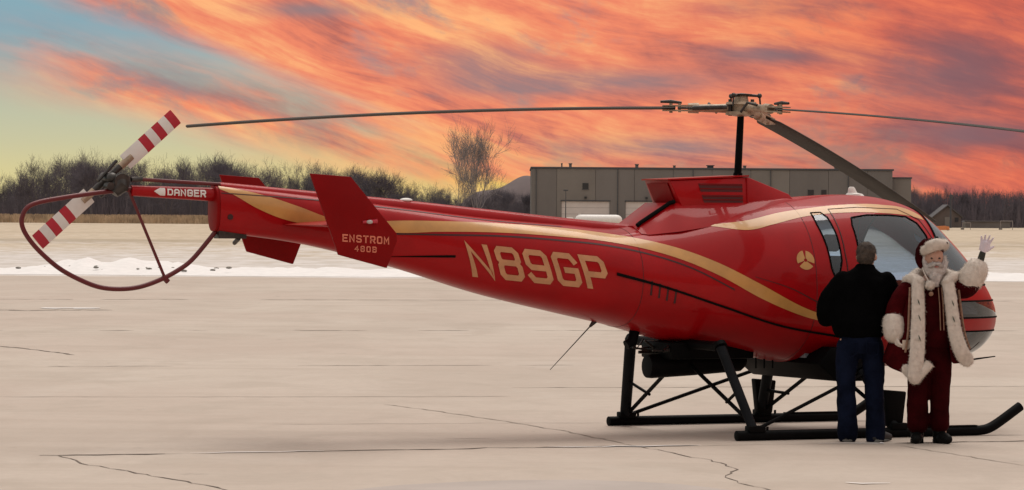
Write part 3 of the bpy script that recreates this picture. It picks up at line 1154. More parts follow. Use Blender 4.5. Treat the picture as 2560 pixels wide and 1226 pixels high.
# panel seams round the hull
for xq in (-1.30, .36):
    tq = float(np.interp(xq, _Xg, _tg))
    sec = hull_section(tq, 96)
    MB().tube([(p[0], p[1] * 1.001, p[2]) for p in sec] + [sec[0]], .0028, 5, cap=False).build('panel_seam', 'seam', HL)

# ---------------- stroke lettering
GL = {
    'N': [[(0, 0), (0, 1), (.95, 0), (.95, 1)]],
    '8': [[(.15, 0), (.85, 0), (1, .12), (1, .40), (.88, .53), (1, .64), (1, .88), (.85, 1), (.15, 1), (0, .88), (0, .64), (.12, .53), (0, .40), (0, .12), (.15, 0)], [(.12, .53), (.88, .53)]],
    '9': [[(0, .14), (.15, 0), (.85, 0), (1, .12), (1, .88), (.85, 1), (.15, 1), (0, .88), (0, .58), (.15, .46), (1, .46)]],
    'G': [[(1, .82), (.85, 1), (.15, 1), (0, .88), (0, .12), (.15, 0), (.85, 0), (1, .12), (1, .48), (.5, .48)]],
    'P': [[(0, 0), (0, 1), (.85, 1), (1, .88), (1, .55), (.85, .42), (0, .42)]],
    'E': [[(1, 1), (0, 1), (0, 0), (1, 0)], [(0, .52), (.8, .52)]],
    'S': [[(1, .88), (.85, 1), (.15, 1), (0, .88), (0, .62), (.15, .53), (.85, .47), (1, .36), (1, .12), (.85, 0), (.15, 0), (0, .12)]],
    'T': [[(0, 1), (1, 1)], [(.5, 1), (.5, 0)]],
    'R': [[(0, 0), (0, 1), (.85, 1), (1, .88), (1, .58), (.85, .46), (0, .46)], [(.5, .46), (1, 0)]],
    'O': [[(.15, 0), (.85, 0), (1, .12), (1, .88), (.85, 1), (.15, 1), (0, .88), (0, .12), (.15, 0)]],
    'M': [[(0, 0), (0, 1), (.5, .35), (1, 1), (1, 0)]],
    '4': [[(.75, 0), (.75, 1), (0, .35), (1, .35)]],
    '0': [[(.15, 0), (.85, 0), (1, .12), (1, .88), (.85, 1), (.15, 1), (0, .88), (0, .12), (.15, 0)]],
    'B': [[(0, 0), (.85, 0), (1, .12), (1, .40), (.88, .53), (1, .64), (1, .88), (.85, 1), (0, 1), (0, 0)], [(0, .53), (.88, .53)]],
    'D': [[(0, 0), (.8, 0), (1, .18), (1, .82), (.8, 1), (0, 1), (0, 0)]],
    'A': [[(0, 0), (0, .75), (.25, 1), (.75, 1), (1, .75), (1, 0)], [(0, .42), (1, .42)]],
}


def glyph(ch, w, h, sw):
    """list of quads (u,v) in metres for a stroked letter"""
    quads = []
    for pl in GL[ch]:
        P = [Vector((sw / 2 + u * (w - sw), sw / 2 + v * (h - sw))) for u, v in pl]
        closed = (P[0] - P[-1]).length < 1e-6
        n = len(P)
        L, Q = [], []
        for i, p in enumerate(P):
            if closed:
                a, b = P[i - 1] if i > 0 else P[-2], P[i + 1] if i < n - 1 else P[1]
            else:
                a, b = P[max(0, i - 1)], P[min(n - 1, i + 1)]
            d1 = (p - a).normalized() if (p - a).length > 1e-9 else (b - p).normalized()
            d2 = (b - p).normalized() if (b - p).length > 1e-9 else d1
            n1_, n2_ = Vector((-d1.y, d1.x)), Vector((-d2.y, d2.x))
            mm = (n1_ + n2_)
            mm = mm.normalized() if mm.length > 1e-6 else n1_
            k = min(1.9, 1 / max(.3, mm.dot(n1_)))
            ext = Vector((0, 0))
            if not closed and i == 0: ext = -d2 * sw / 2
            if not closed and i == n - 1: ext = d1 * sw / 2
            L.append(p + mm * (sw / 2 * k) + ext)
            Q.append(p - mm * (sw / 2 * k) + ext)
        for i in range(n - 1):
            m_ = max(1, int((P[i + 1] - P[i]).length / min(.05, h / 6)))
            for s in range(m_):
                a, b = s / m_, (s + 1) / m_
                quads.append((Q[i].lerp(Q[i + 1], a), Q[i].lerp(Q[i + 1], b), L[i].lerp(L[i + 1], b), L[i].lerp(L[i + 1], a)))
    return quads


def write(text, fmap, w, h, sw, gap, name, m, parent, mirror=False):
    u0 = 0
    for ci, ch in enumerate(text):
        V, Fc = [], []
        for q in glyph(ch, w, h, sw):
            b = len(V)
            V += [fmap(u0 + p.x, p.y) for p in q]
            Fc.append((b, b + 1, b + 2, b + 3))
        # overlapping strokes of one letter are stacked a hair apart
        mk(name, V, Fc, m, parent, False)
        u0 += w + gap


def reg_map(side):
    total = 5 * .228 + 4 * .040

    def f(u, v):
        if side > 0:
            u = total - u
        x = -2.99 + u + (.31 - v) * .36 * (1 if side < 0 else -1) + (0 if side < 0 else .06)
        z = 1.787 - .31 + v - .096 * (x + 2.99)
        return (x, side * surfY(x, z, .007), z)
    return f


write('N89GP', reg_map(-1), .228, .298, .051, .040, 'registration_letter', 'letter', HL)
write('N89GP', reg_map(1), .228, .298, .051, .040, 'registration_letter', 'letter', HL)


# round three segment emblem behind the door
def emblem(side):
    V, Fc = [], []
    cx, cz, r = .262, 1.625, .088
    for k in range(3):
        a0 = R(90 + 120 * k) + .17
        a1 = R(90 + 120 * (k + 1)) - .17
        n = 12
        for i in range(n):
            b = len(V)
            for a, rr in ((a0 + (a1 - a0) * i / n, .18), (a0 + (a1 - a0) * i / n, 1), (a0 + (a1 - a0) * (i + 1) / n, 1), (a0 + (a1 - a0) * (i + 1) / n, .18)):
                x, z = cx + r * rr * math.cos(a), cz + r * rr * math.sin(a)
                V.append((x, side * surfY(x, z, .005), z))
            Fc.append((b, b + 1, b + 2, b + 3))
    mk('round_emblem', V, Fc, 'gold', HL, False)


emblem(-1)
emblem(1)

# ---------------- boom top shaft cover, end bulkhead
rings_ = []
for x in np.linspace(-5.22, -1.12, 40):
    t = np.interp(x, _Xg, _tg)
    zt = float(itp(t, 2))
    top = float(np.interp(x, [-5.28, -4.68, -3.475, -1.825, -1.16], [2.300, 2.252, 2.155, 2.0, 1.945]))
    hw = .055 + .03 * (x + 5.2) / 4
    rings_.append([(x, hw * math.cos(a) * (1 if abs(math.cos(a)) < .9 else 1.05), zt - .05 + (top - zt + .05) * max(0, math.sin(a)) ** .6 - .03 * max(0, -math.sin(a))) for a in [2 * math.pi * k / 16 for k in range(16)]])
MB().ring_loft(rings_).build('shaft_cover', 'red', HL)
stripe([(-5.24, 2.196), (-4.33, 2.140), (-3.6, 2.07), (-2.6, 1.965), (-1.9, 1.915)], [(-5.24, 2.204), (-4.33, 2.149), (-3.6, 2.078), (-2.6, 1.972), (-1.9, 1.921)], -5.24, -1.95, 'panel_seam', 'seam', off=.006, nv=1, n=60)
end = []
for sx, k in ((-5.252, .985), (-5.275, .985), (-5.28, .90)):
    end.append([(sx, p[1] * k, 2.06 + (p[2] - 2.06) * k) for p in hull_section(0, 36)])
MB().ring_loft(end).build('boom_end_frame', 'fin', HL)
MB().tube([(-5.16, -.10, 1.99), (-5.16, -.129, 1.99)], .026, 12).build('inspection_port', 'seam', HL)
mb = MB()
mb.box((-5.24, -.06, 1.80), (-4.98, .06, 1.87))
mb.tube([(-5.05, -.05, 1.80), (-5.05, .05, 1.76)], .02, 8)
mb.build('tail_bracket', 'steel', HL)
MB().sphere((-3.416, 0, 2.150), .04, 12, 8, (1.6, 1, .5)).build('top_antenna', 'white', HL)

# tail cone tube, push rod, gearbox
MB().tube([(-5.20, 0, 2.182), (-5.6, 0, 2.197), (-6.04, 0, 2.213)], [.062, .054, .046], 20).build('tail_cone', 'red', HL)
MB().tube([(-5.22, -.03, 2.275), (-5.96, -.03, 2.312)], .016, 8).build('push_rod', 'guard', HL)


def cone_map(u, v):
    x = -5.72 + u
    a = (v - .025) / .052
    zc = 2.197 + (x + 5.6) * -.0375
    rr_ = float(np.interp(x, [-6.04, -5.6, -5.2], [.046, .054, .062])) + .003
    return (x, -rr_ * math.cos(a), zc + rr_ * math.sin(a))


write('DANGER', cone_map, .052, .058, .013, .009, 'warning_letter', 'white', HL)
av_, af_ = [], []
for k in range(9):
    v = -.006 + .070 * k / 8
    ul = -.125 + .06 * abs(k - 4) / 4
    av_ += [cone_map(ul, v), cone_map(-.02, v)]
for k in range(8):
    af_.append((2 * k, 2 * k + 1, 2 * k + 3, 2 * k + 2))
mk('warning_arrow', av_, af_, 'white', HL, False)
gb = MB()
gb.tube([(-6.20, 0, 2.19), (-6.14, 0, 2.26), (-6.10, .02, 2.34)], [.05, .085, .06], 14)
gb.tube([(-6.14, -.06, 2.29), (-6.14, .22, 2.29)], [.07, .05], 14)
gb.tube([(-6.05, -.04, 2.31), (-5.95, -.03, 2.315)], .022, 8)
gb.tube([(-6.24, -.05, 2.25), (-6.24, .05, 2.25)], .035, 10)
gb.build('tail_gearbox', 'steel', HL)
# tail rotor: two banded blades in one plane beside the gearbox
TRC = Vector((-6.20, .16, 2.315))
du = Vector((1.24, 0, 1.086)).normalized()
dn = Vector((-du.z, 0, du.x))
hubm = MB()
hubm.tube([TRC + Vector((0, -.10, 0)), TRC + Vector((0, .07, 0))], [.05, .06], 14)
hubm.tube([TRC - du * .26, TRC + du * .26], .030, 10)
hubm.tube([TRC - du * .10 + dn * .06 + Vector((0, -.08, 0)), TRC + du * .16 + dn * .07 + Vector((0, -.03, 0))], .016, 8)
hubm.tube([TRC + du * .10 - dn * .06 + Vector((0, -.08, 0)), TRC - du * .16 - dn * .07 + Vector((0, -.03, 0))], .016, 8)
hubm.sphere(TRC + Vector((0, -.13, 0)), .055, 12, 8)
hubm.build('tail_rotor_hub', 'steel', HL)
for sg in (1, -1):
    bl = empty('tail_rotor_blade')
    bl.parent = HL
    cuff = MB()
    cuff.tube([TRC + du * (sg * .16), TRC + du * (sg * .30)], [.034, .030], 12)
    cuff.build('blade_grip', 'alu', bl)
    cuts = [.22, .44, .52, .60, .68, .76, .84]
    for k in range(6):
        r0_, r1_ = cuts[k], cuts[k + 1]
        rr = []
        for r_ in (r0_, r1_):
            ring = []
            for c_, t_ in ((-.076, 0), (-.045, .011), (.0, .013), (.045, .008), (.076, 0), (.045, -.008), (0, -.013), (-.045, -.011)):
                ring.append(TRC + du * (sg * r_) + dn * c_ + Vector((0, t_ + .12 * c_ * sg * 0, 0)))
            rr.append(ring)
        MB().ring_loft(rr).build('blade_band', ('white', 'tailred')[k % 2], bl, angle=60)
# guard hoop and strut
gpts = [(-5.24, 1.876), (-5.30, 1.80), (-5.468, 1.613), (-5.60, 1.52), (-5.765, 1.438), (-5.95, 1.378), (-6.133, 1.359), (-6.32, 1.376), (-6.50, 1.44), (-6.69, 1.54), (-6.863, 1.681), (-6.97, 1.80), (-7.024, 1.90), (-7.025, 1.98), (-6.98, 2.06), (-6.88, 2.105), (-6.70, 2.14), (-6.40, 2.185), (-6.03, 2.228)]


def cr(pts, n=5):
    out = []
    for i in range(len(pts) - 1):
        p0, p1, p2, p3 = (np.array(pts[max(0, min(len(pts) - 1, i + k))]) for k in (-1, 0, 1, 2))
        for s in range(n):
            t = s / n
            out.append(tuple(.5 * (2 * p1 + (p2 - p0) * t + (2 * p0 - 5 * p1 + 4 * p2 - p3) * t * t + (3 * p1 - p0 - 3 * p2 + p3) * t ** 3)))
    out.append(tuple(pts[-1]))
    return out


MB().tube([(x, 0, z) for x, z in cr(gpts)], .021, 12).build('tail_guard', 'guard', HL)
gs = MB().tube([(-6.06, 0, 2.22), (-5.72, 0, 1.456)], .014, 8)
gs.tube([(-5.74, 0, 1.47), (-5.69, 0, 1.42)], .024, 8)
gs.build('guard_strut', 'guard', HL)

# ---------------- stabiliser with end plate fins
sp = []
for y in np.linspace(-1.05, 1.05, 3):
    sp.append([(-4.10 - .58 * c, y, 1.925 + h) for c, h in ((0, 0), (.08, .028), (.3, .038), (.7, .022), (1, .002), (.7, -.012), (.3, -.022), (.08, -.02))])
MB().ring_loft(sp).build('horizontal_stabilizer', 'red', HL, angle=60)
FIN = [(-4.80, 2.37), (-4.42, 2.345), (-3.985, 1.86), (-3.98, 1.79), (-4.075, 1.558), (-4.53, 1.672)]
for sd in (-1, 1):
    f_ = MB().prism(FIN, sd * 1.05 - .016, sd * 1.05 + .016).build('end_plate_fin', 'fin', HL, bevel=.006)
    yo = sd * (1.05 + .0195)
    nl = MB().sphere((-4.25, sd * 1.085, 1.957), .020, 12, 8, (1.5, 1, .9))
    nl.build('navigation_light', 'lens', f_)
    MB().tube([(-4.31, sd * 1.066, 1.955), (-4.18, sd * 1.085, 1.962)], [.012, .02], 8).build('light_fairing', 'tailred', f_)

    def fmap(x0, z0, slope, tot):
        def f(u, v):
            if sd > 0:
                u = tot - u
            x = x0 + u
            return (x, yo, z0 + v + slope * u)
        return f
    write('ENSTROM', fmap(-4.50, 1.786, -.055, .442), .052, .066, .013, .013, 'fin_letter', 'finletter', f_)
    write('480B', fmap(-4.385, 1.702, -.055, .208), .040, .052, .010, .016, 'fin_letter', 'finletter', f_)

# ---------------- upper cowl and intake doghouse
cw = []
for x, zb, zt, wt, wb in ((-1.20, 1.86, 1.93, .20, .34), (-1.14, 1.85, 1.965, .22, .38), (-.86, 1.88, 2.145, .26, .44), (-.4, 1.95, 2.15, .28, .46), (0, 2.02, 2.17, .28, .42), (.35, 2.05, 2.195, .26, .34), (.75, 2.10, 2.205, .16, .20)):
    cw.append([(x, -wb, zb), (x, -wt, zt - .015), (x, -wt + .03, zt), (x, wt - .03, zt), (x, wt, zt - .015), (x, wb, zb), (x, 0, zb - .03)])
MB().ring_loft(cw).build('engine_cowl', 'red', HL, angle=25)
MB().tube([(-1.19, -.235, 1.935), (-1.155, -.225, 1.958), (-.865, -.268, 2.146), (-.82, -.27, 2.155)], .020, 8).build('cowl_seal', 'rubber', HL)
wd = .25
dg = MB()
top = [(-.86, 2.350), (-.03, 2.390), (.44, 2.235)]
bot = [(-.74, 2.10), (-.03, 2.10), (.50, 2.15)]
V = []
for s in (-1, 1):
    V += [(x, s * wd * (1 if i < 2 else .78), z) for i, (x, z) in enumerate(top)]
    V += [(x, s * (wd + .03) * (1 if i < 2 else .85), z) for i, (x, z) in enumerate(bot)]
Fc = [(3, 4, 1, 0), (4, 5, 2, 1), (6, 7, 10, 9), (7, 8, 11, 10), (0, 1, 7, 6), (1, 2, 8, 7), (2, 5, 11, 8), (5, 4, 10, 11), (4, 3, 9, 10), (3, 0, 6, 9)]
dg.add(V, Fc)
dogh = dg.build('mast_fairing', 'red', HL, bevel=.010)
MB().add([(-.885, -.262, 2.352), (-.03, -.262, 2.394), (-.03, .262, 2.394), (-.885, .262, 2.352), (-.885, -.262, 2.366), (-.03, -.262, 2.408), (-.03, .262, 2.408), (-.885, .262, 2.366)], [(3, 2, 1, 0), (4, 5, 6, 7), (0, 1, 5, 4), (1, 2, 6, 5), (2, 3, 7, 6), (3, 0, 4, 7)]).build('top_lip', 'red', dogh, smooth=False)
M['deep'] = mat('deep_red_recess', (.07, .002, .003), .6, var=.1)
for s in (-1, 1):
    for z0, z1, x0 in ((2.250, 2.325, -.545), (2.150, 2.220, -.515)):
        yy = lambda z: s * (wd + .03 * (2.38 - z) / .28 + .003)
        lv = MB().add([(x0, yy(z0), z0), (-.10, yy(z0), z0), (-.10, yy(z1), z1), (x0 - .02, yy(z1), z1)], [(0, 1, 2, 3)])
        lv.build('louver_opening', 'deep', dogh, smooth=False)
        for k in range(2):
            z = z0 + (z1 - z0) * (k + .65) / 2
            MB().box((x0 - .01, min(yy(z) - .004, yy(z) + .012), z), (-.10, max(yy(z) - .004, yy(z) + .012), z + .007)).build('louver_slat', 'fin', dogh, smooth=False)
    MB().tube([(-.05, s * .257, 2.385), (-.05, s * .285, 2.11)], .006, 6).build('panel_edge', 'red', dogh)
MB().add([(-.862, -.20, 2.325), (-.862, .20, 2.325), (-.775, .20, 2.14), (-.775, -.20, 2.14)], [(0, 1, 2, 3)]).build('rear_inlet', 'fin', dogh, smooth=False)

# ---------------- mast, hub and main blades
MB().tube([(-.005, 0, 2.37), (.025, 0, 2.98)], [.036, .032], 16).build('mast', 'black', HL)
MB().tube([(-.005, 0, 2.375), (.0, 0, 2.43)], [.05, .042], 16).build('mast_boot', 'rubber', HL)
HZ = 3.035
hub = empty('rotor_hub')
hub.parent = HL
hub.location = (.03, 0, 0)
hb = MB()
hb.ell([(0, 0, HZ - .075, .05, .05), (0, 0, HZ - .06, .15, .15), (0, 0, HZ - .03, .15, .15), (0, 0, HZ - .028, .10, .10), (0, 0, HZ + .035, .10, .10), (0, 0, HZ + .037, .15, .15), (0, 0, HZ + .06, .14, .14), (0, 0, HZ + .065, .07, .07), (0, 0, HZ + .12, .06, .06)], 18)
hb.build('hub_core', 'alu', hub)
tp = MB()
tp.ell([(0, 0, HZ + .12, .085, .085), (0, 0, HZ + .135, .10, .10), (0, 0, HZ + .14, .06, .06)], 14)
for k in range(3):
    a = R(180 + 120 * k + 35)
    tp.tube([(0, 0, HZ + .13), (.17 * math.cos(a), .17 * math.sin(a), HZ + .118)], [.016, .012], 8)
    tp.sphere((.17 * math.cos(a), .17 * math.sin(a), HZ + .12), .024, 10, 6)
    tp.tube([(.17 * math.cos(a), .17 * math.sin(a), HZ + .12), (.18 * math.cos(a), .18 * math.sin(a), HZ + .02)], .009, 6)
tp.build('top_spider', 'steel', hub)
for k in range(3):
    a = R(120 * k + 60)
    MB().tube([(.12 * math.cos(a), .12 * math.sin(a), HZ - .07), (.12 * math.cos(a), .12 * math.sin(a), HZ + .085)], .018, 8).build('hub_bolt', 'steel', hub)

AF = [(-.085, 0), (-.075, .010), (-.04, .017), (.02, .016), (.10, .008), (.165, .001), (.10, -.006), (.02, -.012), (-.04, -.013), (-.075, -.008)]


def blade(psi, zfun, label, tk=1.0):
    """psi: azimuth in the helicopter's frame; zfun(r): drop below the hub"""
    b = empty('rotor_blade')
    b.parent = HL
    b.location = (.03, 0, HZ)
    b.rotation_euler = (0, 0, psi)
    if label:
        b['label'] = label
    rr = []
    for r_ in [.62, .70, .80] + list(np.linspace(1.0, 5.2, 22)):
        ch = .55 if r_ < .66 else (.8 if r_ < .75 else 1)
        rr.append([(r_, c * ch, z * tk - zfun(r_)) for c, z in AF])
    MB().ring_loft(rr).build('blade_skin', 'blade', b, angle=70)
    g_ = MB()
    z1, z2, z3 = -zfun(.14), -zfun(.42), -zfun(.66)
    g_.tube([(.12, 0, z1), (.22, 0, -zfun(.22)), (.40, 0, z2)], [.045, .040, .036], 12)
    g_.tube([(.40, 0, z2), (.50, 0, -zfun(.5))], [.050, .046], 12)
    g_.build('blade_grip', 'alu', b)
    fk = MB()
    for s in (-1, 1):
        fk.prism([(.46, -zfun(.46) + s * .022 - .008), (.74, -zfun(.74) + s * .022 - .006), (.74, -zfun(.74) + s * .022 + .006), (.46, -zfun(.46) + s * .022 + .008)], -.045, .055)
    fk.tube([(.66, .0, z3 - .045), (.66, 0, z3 + .05)], .016, 8)
    fk.tube([(.58, .03, -zfun(.58) - .04), (.58, .03, -zfun(.58) + .045)], .014, 8)
    fk.build('root_fork', 'alu', b)
    dm = MB()
    dm.tube([(.14, .10, .01 - zfun(.14)), (.46, .075, .0 - zfun(.46))], .022, 10)
    dm.tube([(.36, .08, -zfun(.36)), (.60, .06, -zfun(.60))], .011, 8)
    dm.build('lag_damper', 'steel', b)
    ph = MB()
    ph.tube([(.30, -.02, .03 - zfun(.3)), (.30, -.13, .05 - zfun(.3)), (.22, -.15, -.04)], .013, 8)
    ph.build('pitch_horn', 'steel', b)
    MB().tube([(.56, 0, .050 - zfun(.56)), (.66, .01, .062 - zfun(.66)), (.76, .02, .060 - zfun(.76))], [.012, .018, .012], 8).build('lock_pin', 'steel', b)
    return b


th_ = R(26)
blade(R(180) - th_, lambda r: .002 * max(0, r - .4) + .0088 * max(0, r - .5) ** 2, 'rotor blade reaching back over the tail boom')
blade(R(300) - th_, lambda r: .048 * max(0, r - .2) + .0055 * max(0, r - .5) ** 2, 'thin looking rotor blade reaching out of the frame at the right', .55)
blade(R(64) - th_, lambda r: .165 * max(0, r - .12) + .008 * r * r, 'strongly drooping rotor blade behind the cockpit roof')

# roof antenna
MB().ell([(1.28, 0, 2.215, .11, .06), (1.27, 0, 2.245, .085, .05), (1.25, 0, 2.255, .05, .03), (1.24, 0, 2.30, .035, .022), (1.24, 0, 2.312, .02, .012)], 14).build('roof_antenna', 'white', HL)

# ---------------- landing gear
for sd in (-1, 1):
    sk = MB()
    sk.tube([(x, sd * 1.25, z) for x, z in [(-.705, .048), (-.70, .048), (0, .048), (1.0, .048), (1.85, .048)] + cr([(1.88, .048), (1.98, .062), (2.10, .118), (2.34, .265)], 4)[1:]], [.03] + [.046] * 16, 14)
    s_ = sk.build('skid', 'black', HL)
    for x in (-.45, -.38, 1.06, 1.14):
        MB().tube([(x, sd * 1.25, .08), (x, sd * 1.25, .125)], .012, 6).build('skid_bolt', 'black', s_)
    MB().box((1.25, sd * 1.25 - .03, .088), (1.85, sd * 1.25 + .03, .100)).build('wear_plate', 'black', s_, smooth=False)
    for name_, foot, topp, cen in (('rear', (-.52, 1.25, .085), (-.66, .88, .83), (-.58, .12, .66)), ('front', (.98, 1.25, .085), (.85, .86, .60), (.96, .10, .60))):
        foot, topp, cen = ((p[0], sd * p[1], p[2]) for p in (foot, topp, cen))
        lg = MB().tube([topp, foot], [.056, .052], 12, flat=.75).build('leg', 'leg', HL)
        MB().box((foot[0] - .07, foot[1] - .05, .075), (foot[0] + .10, foot[1] + .05, .135)).build('foot_clamp', 'black', lg, bevel=.01)
        MB().tube([topp, (topp[0], topp[1] - sd * .03, topp[2] + .03)], .062, 12).build('leg_cap', 'black', lg)
        br_ = MB().tube([cen, (foot[0] + .02, foot[1] - sd * .06, .14)], .019, 8).build('brace', 'black', HL)
        a = Vector(topp).lerp(Vector(foot), .52)
        b = Vector(cen).lerp(Vector((foot[0] + .02, foot[1] - sd * .06, .14)), .62)
        MB().tube([a, b + (b - a).normalized() * .04], .015, 8).build('brace_link', 'black', HL)
    MB().tube([(-.44, sd * 1.24, .12), (.80, sd * .92, .56)], .018, 8).build('drag_strut', 'black', HL)
    # front step plate fairing at the foot of the front leg
    MB().prism([(.90, .10), (1.06, .10), (1.10, .42), (.86, .44)], sd * 1.20 - .045, sd * 1.20 + .045).build('leg_fairing', 'black', HL, bevel=.015)
MB().tube([(-.66, -.90, .84), (-.66, .90, .84)], .045, 12).build('cross_tube', 'black', HL)
fr_ = MB()
fr_.ring_loft([[(.42, -y_, .66), (.62, -y_, .50), (.98, -y_, .50), (1.15, -y_, .66), (.98, -y_, .80), (.55, -y_, .82)] for y_ in (.80, .3, -.3, -.80)])
fr_.build('cross_tube_fairing', 'black', HL, bevel=.02)
kb = MB()
kb.box((-.86, -.30, .70), (.02, .30, .86))
kb.box((-.72, -.14, .58), (-.40, .14, .72))
kb.build('keel_frame', 'black', HL, bevel=.02)
ex = MB()
exr = []
for x, r_ in ((-.985, .075), (-.98, .105), (-.93, .112), (-.5, .108), (0.0, .095), (.05, .06)):
    exr.append([(x, -.05 + r_ * math.cos(2 * math.pi * k / 20), .628 + .04 * (x + .98) + r_ * math.sin(2 * math.pi * k / 20)) for k in range(20)])
ex.ring_loft(exr)
ex.build('belly_canister', 'black', HL)
bw = MB()
for i in range(16):
    r = random.Random(i)
    x, y = r.uniform(-1.05, -.1), r.uniform(-.28, .2)
    bw.tube([(x, y, r.uniform(.80, .9)), (x + r.uniform(-.15, .15), y + r.uniform(-.05, .05), r.uniform(.74, .84)), (x + r.uniform(-.3, .3), y, r.uniform(.74, .82))], r.uniform(.008, .02), 6)
bw.build('belly_plumbing', 'steel', HL)
ex2 = MB().tube([(-1.12, -.08, .98), (-1.16, -.09, .86), (-1.22, -.09, .83)], [.05, .05, .045], 12)
ex2.build('drain_stack', 'black', HL)
wa = MB().tube([(-1.487, 0, 1.065), (-1.55, 0, 1.0)], [.03, .012], 8)
wa.tube([(-1.54, 0, 1.01), (-1.957, 0, .607)], [.006, .003], 6)
wa.build('whip_antenna', 'steel', HL)
MB().tube([(2.30, -.2, .64), (2.40, -.22, .655), (2.72, -.24, .69)], [.012, .012, .006], 6).build('pitot_tube', 'black', HL)
for k in range(3):
    MB().tube([(.15 + k * .09, -.10, .70), (.15 + k * .09, -.10, .60)], .008, 6).build('drain_pipe', 'black', HL)
# ================================================================== PEOPLE
M['jacket'] = mat('black_jacket', (.0022, .0022, .0024), .95, var=.25, vscale=8, spec=.02)
M['jeans'] = mat('dark_jeans', (.0045, .007, .018), .85, var=.45, vscale=5, bump=.25, bscale=60, spec=.05)
M['skin'] = mat('skin', (.46, .26, .19), .55, var=.08, vscale=10)
M['hair'] = mat('grey_brown_hair', (.05, .036, .027), .8, var=.5, vscale=22, bump=.5, bscale=70)
M['shoe'] = mat('dark_shoe', (.012, .012, .013), .6, var=.2)
M['sole'] = mat('shoe_sole', (.13, .13, .12), .7, var=.2)
M['velvet'] = mat('dark_red_velvet', (.046, .0016, .0028), .85, var=.35, vscale=6, spec=.05, bump=.2, bscale=25)
M['velvet2'] = mat('red_velvet_suit', (.026, .001, .0018), .85, var=.35, vscale=5, spec=.05, bump=.2, bscale=25)
M['fur'] = mat('white_fur', (.70, .62, .55), .95, var=.08, vscale=26, bump=.5, bscale=90, spec=.1)
M['beard'] = mat('white_beard', (.66, .60, .57), .95, var=.12, vscale=30, bump=.8, bscale=60, spec=.1)
M['glove'] = mat('pale_glove', (.66, .58, .64), .8, var=.06, vscale=10)
M['boot'] = mat('black_boot', (.004, .004, .004), .55, var=.2, spec=.1)
M['braid'] = mat('gold_braid', (.22, .12, .075), .6, var=.3, vscale=40)
M['eye'] = mat('eye_dark', (.02, .015, .012), .3, var=.1)
M['lip'] = mat('lip', (.38, .13, .11), .5, var=.1)
M['tan'] = mat('tan_paper', (.50, .40, .32), .7, var=.1)


def limb(mb, pts, rad, n=14, flat=1.0):
    P = cr([tuple(p) for p in pts], 4)
    Rr = [v[0] for v in cr([(r_,) for r_ in rad], 4)]
    mb.tube(P, Rr, n, flat=flat)
    for p, r_ in ((P[0], Rr[0]), (P[-1], Rr[-1])):
        mb.sphere(p, r_ * .98, 12, 8)


def hand(mb, wrist, d, palm_n, s=1.0, curl=.35, splay=.16, thumb_side=1):
    """palm with five separate fingers; d: direction of the fingers, palm_n: normal of the palm"""
    d, nn = Vector(d).normalized(), Vector(palm_n).normalized()
    nn = (nn - d * nn.dot(d)).normalized()
    sd = d.cross(nn).normalized() * thumb_side
    w = Vector(wrist)
    for k in range(5):
        mb.sphere(w + d * (.02 + .016 * k) * s, .026 * s, 10, 6, (1, 1, 1))
    for o in (-.024, -.008, .008, .024):
        mb.tube([w + d * .02 * s + sd * o * s, w + d * .09 * s + sd * o * 1.25 * s], [.017 * s, .014 * s], 8)
    for i, (o, L) in enumerate(((.031, .070), (.0105, .080), (-.0105, .075), (-.031, .058))):
        b = w + d * .085 * s + sd * o * s
        dd = (d + sd * splay * (o / .031)).normalized()
        pts = [b]
        for j in range(3):
            ang = curl * (j + .4)
            pts.append(pts[-1] + (dd * math.cos(ang) + nn * math.sin(ang)) * (L * s / 3))
        mb.tube(pts, [.0115 * s, .0105 * s, .0095 * s, .0075 * s], 8)
    b = w + d * .03 * s + sd * .028 * s
    dd = (d * .75 + sd * .75).normalized()
    mb.tube([b, b + dd * .035 * s, b + dd * .035 * s + (dd + nn * curl).normalized() * .035 * s], [.015 * s, .0125 * s, .009 * s], 8)


def head_shape(mb, c, f, s=1.0, ears=True):
    """c: head centre, f: facing direction (horizontal)"""
    c, f = Vector(c), Vector(f).normalized()
    r = Vector((f.y, -f.x, 0))
    mb.sphere(c + Vector((0, 0, .022)) * s, .1 * s, 20, 14, (.80 + .12 * abs(f.x), .80 + .12 * abs(f.y), 1.0))
    mb.sphere(c + f * .014 * s - Vector((0, 0, .055)) * s, .072 * s, 16, 10, (.9, .9, .95))
    mb.sphere(c + f * .04 * s - Vector((0, 0, .09)) * s, .034 * s, 12, 8)
    mb.tube([c + f * .078 * s + Vector((0, 0, .015)) * s, c + f * .104 * s - Vector((0, 0, .028)) * s], [.008 * s, .017 * s], 8)
    mb.tube([c + f * .072 * s + r * .04 * s + Vector((0, 0, .03)) * s, c + f * .084 * s + Vector((0, 0, .028)) * s, c + f * .072 * s - r * .04 * s + Vector((0, 0, .03)) * s], .010 * s, 8)
    if ears:
        for s_ in (-1, 1):
            mb.sphere(c + r * (s_ * .083 * s) - Vector((0, 0, .012)) * s, .028 * s, 10, 8, (.5 + .3 * abs(f.x), .5 + .3 * abs(f.y), 1.1))


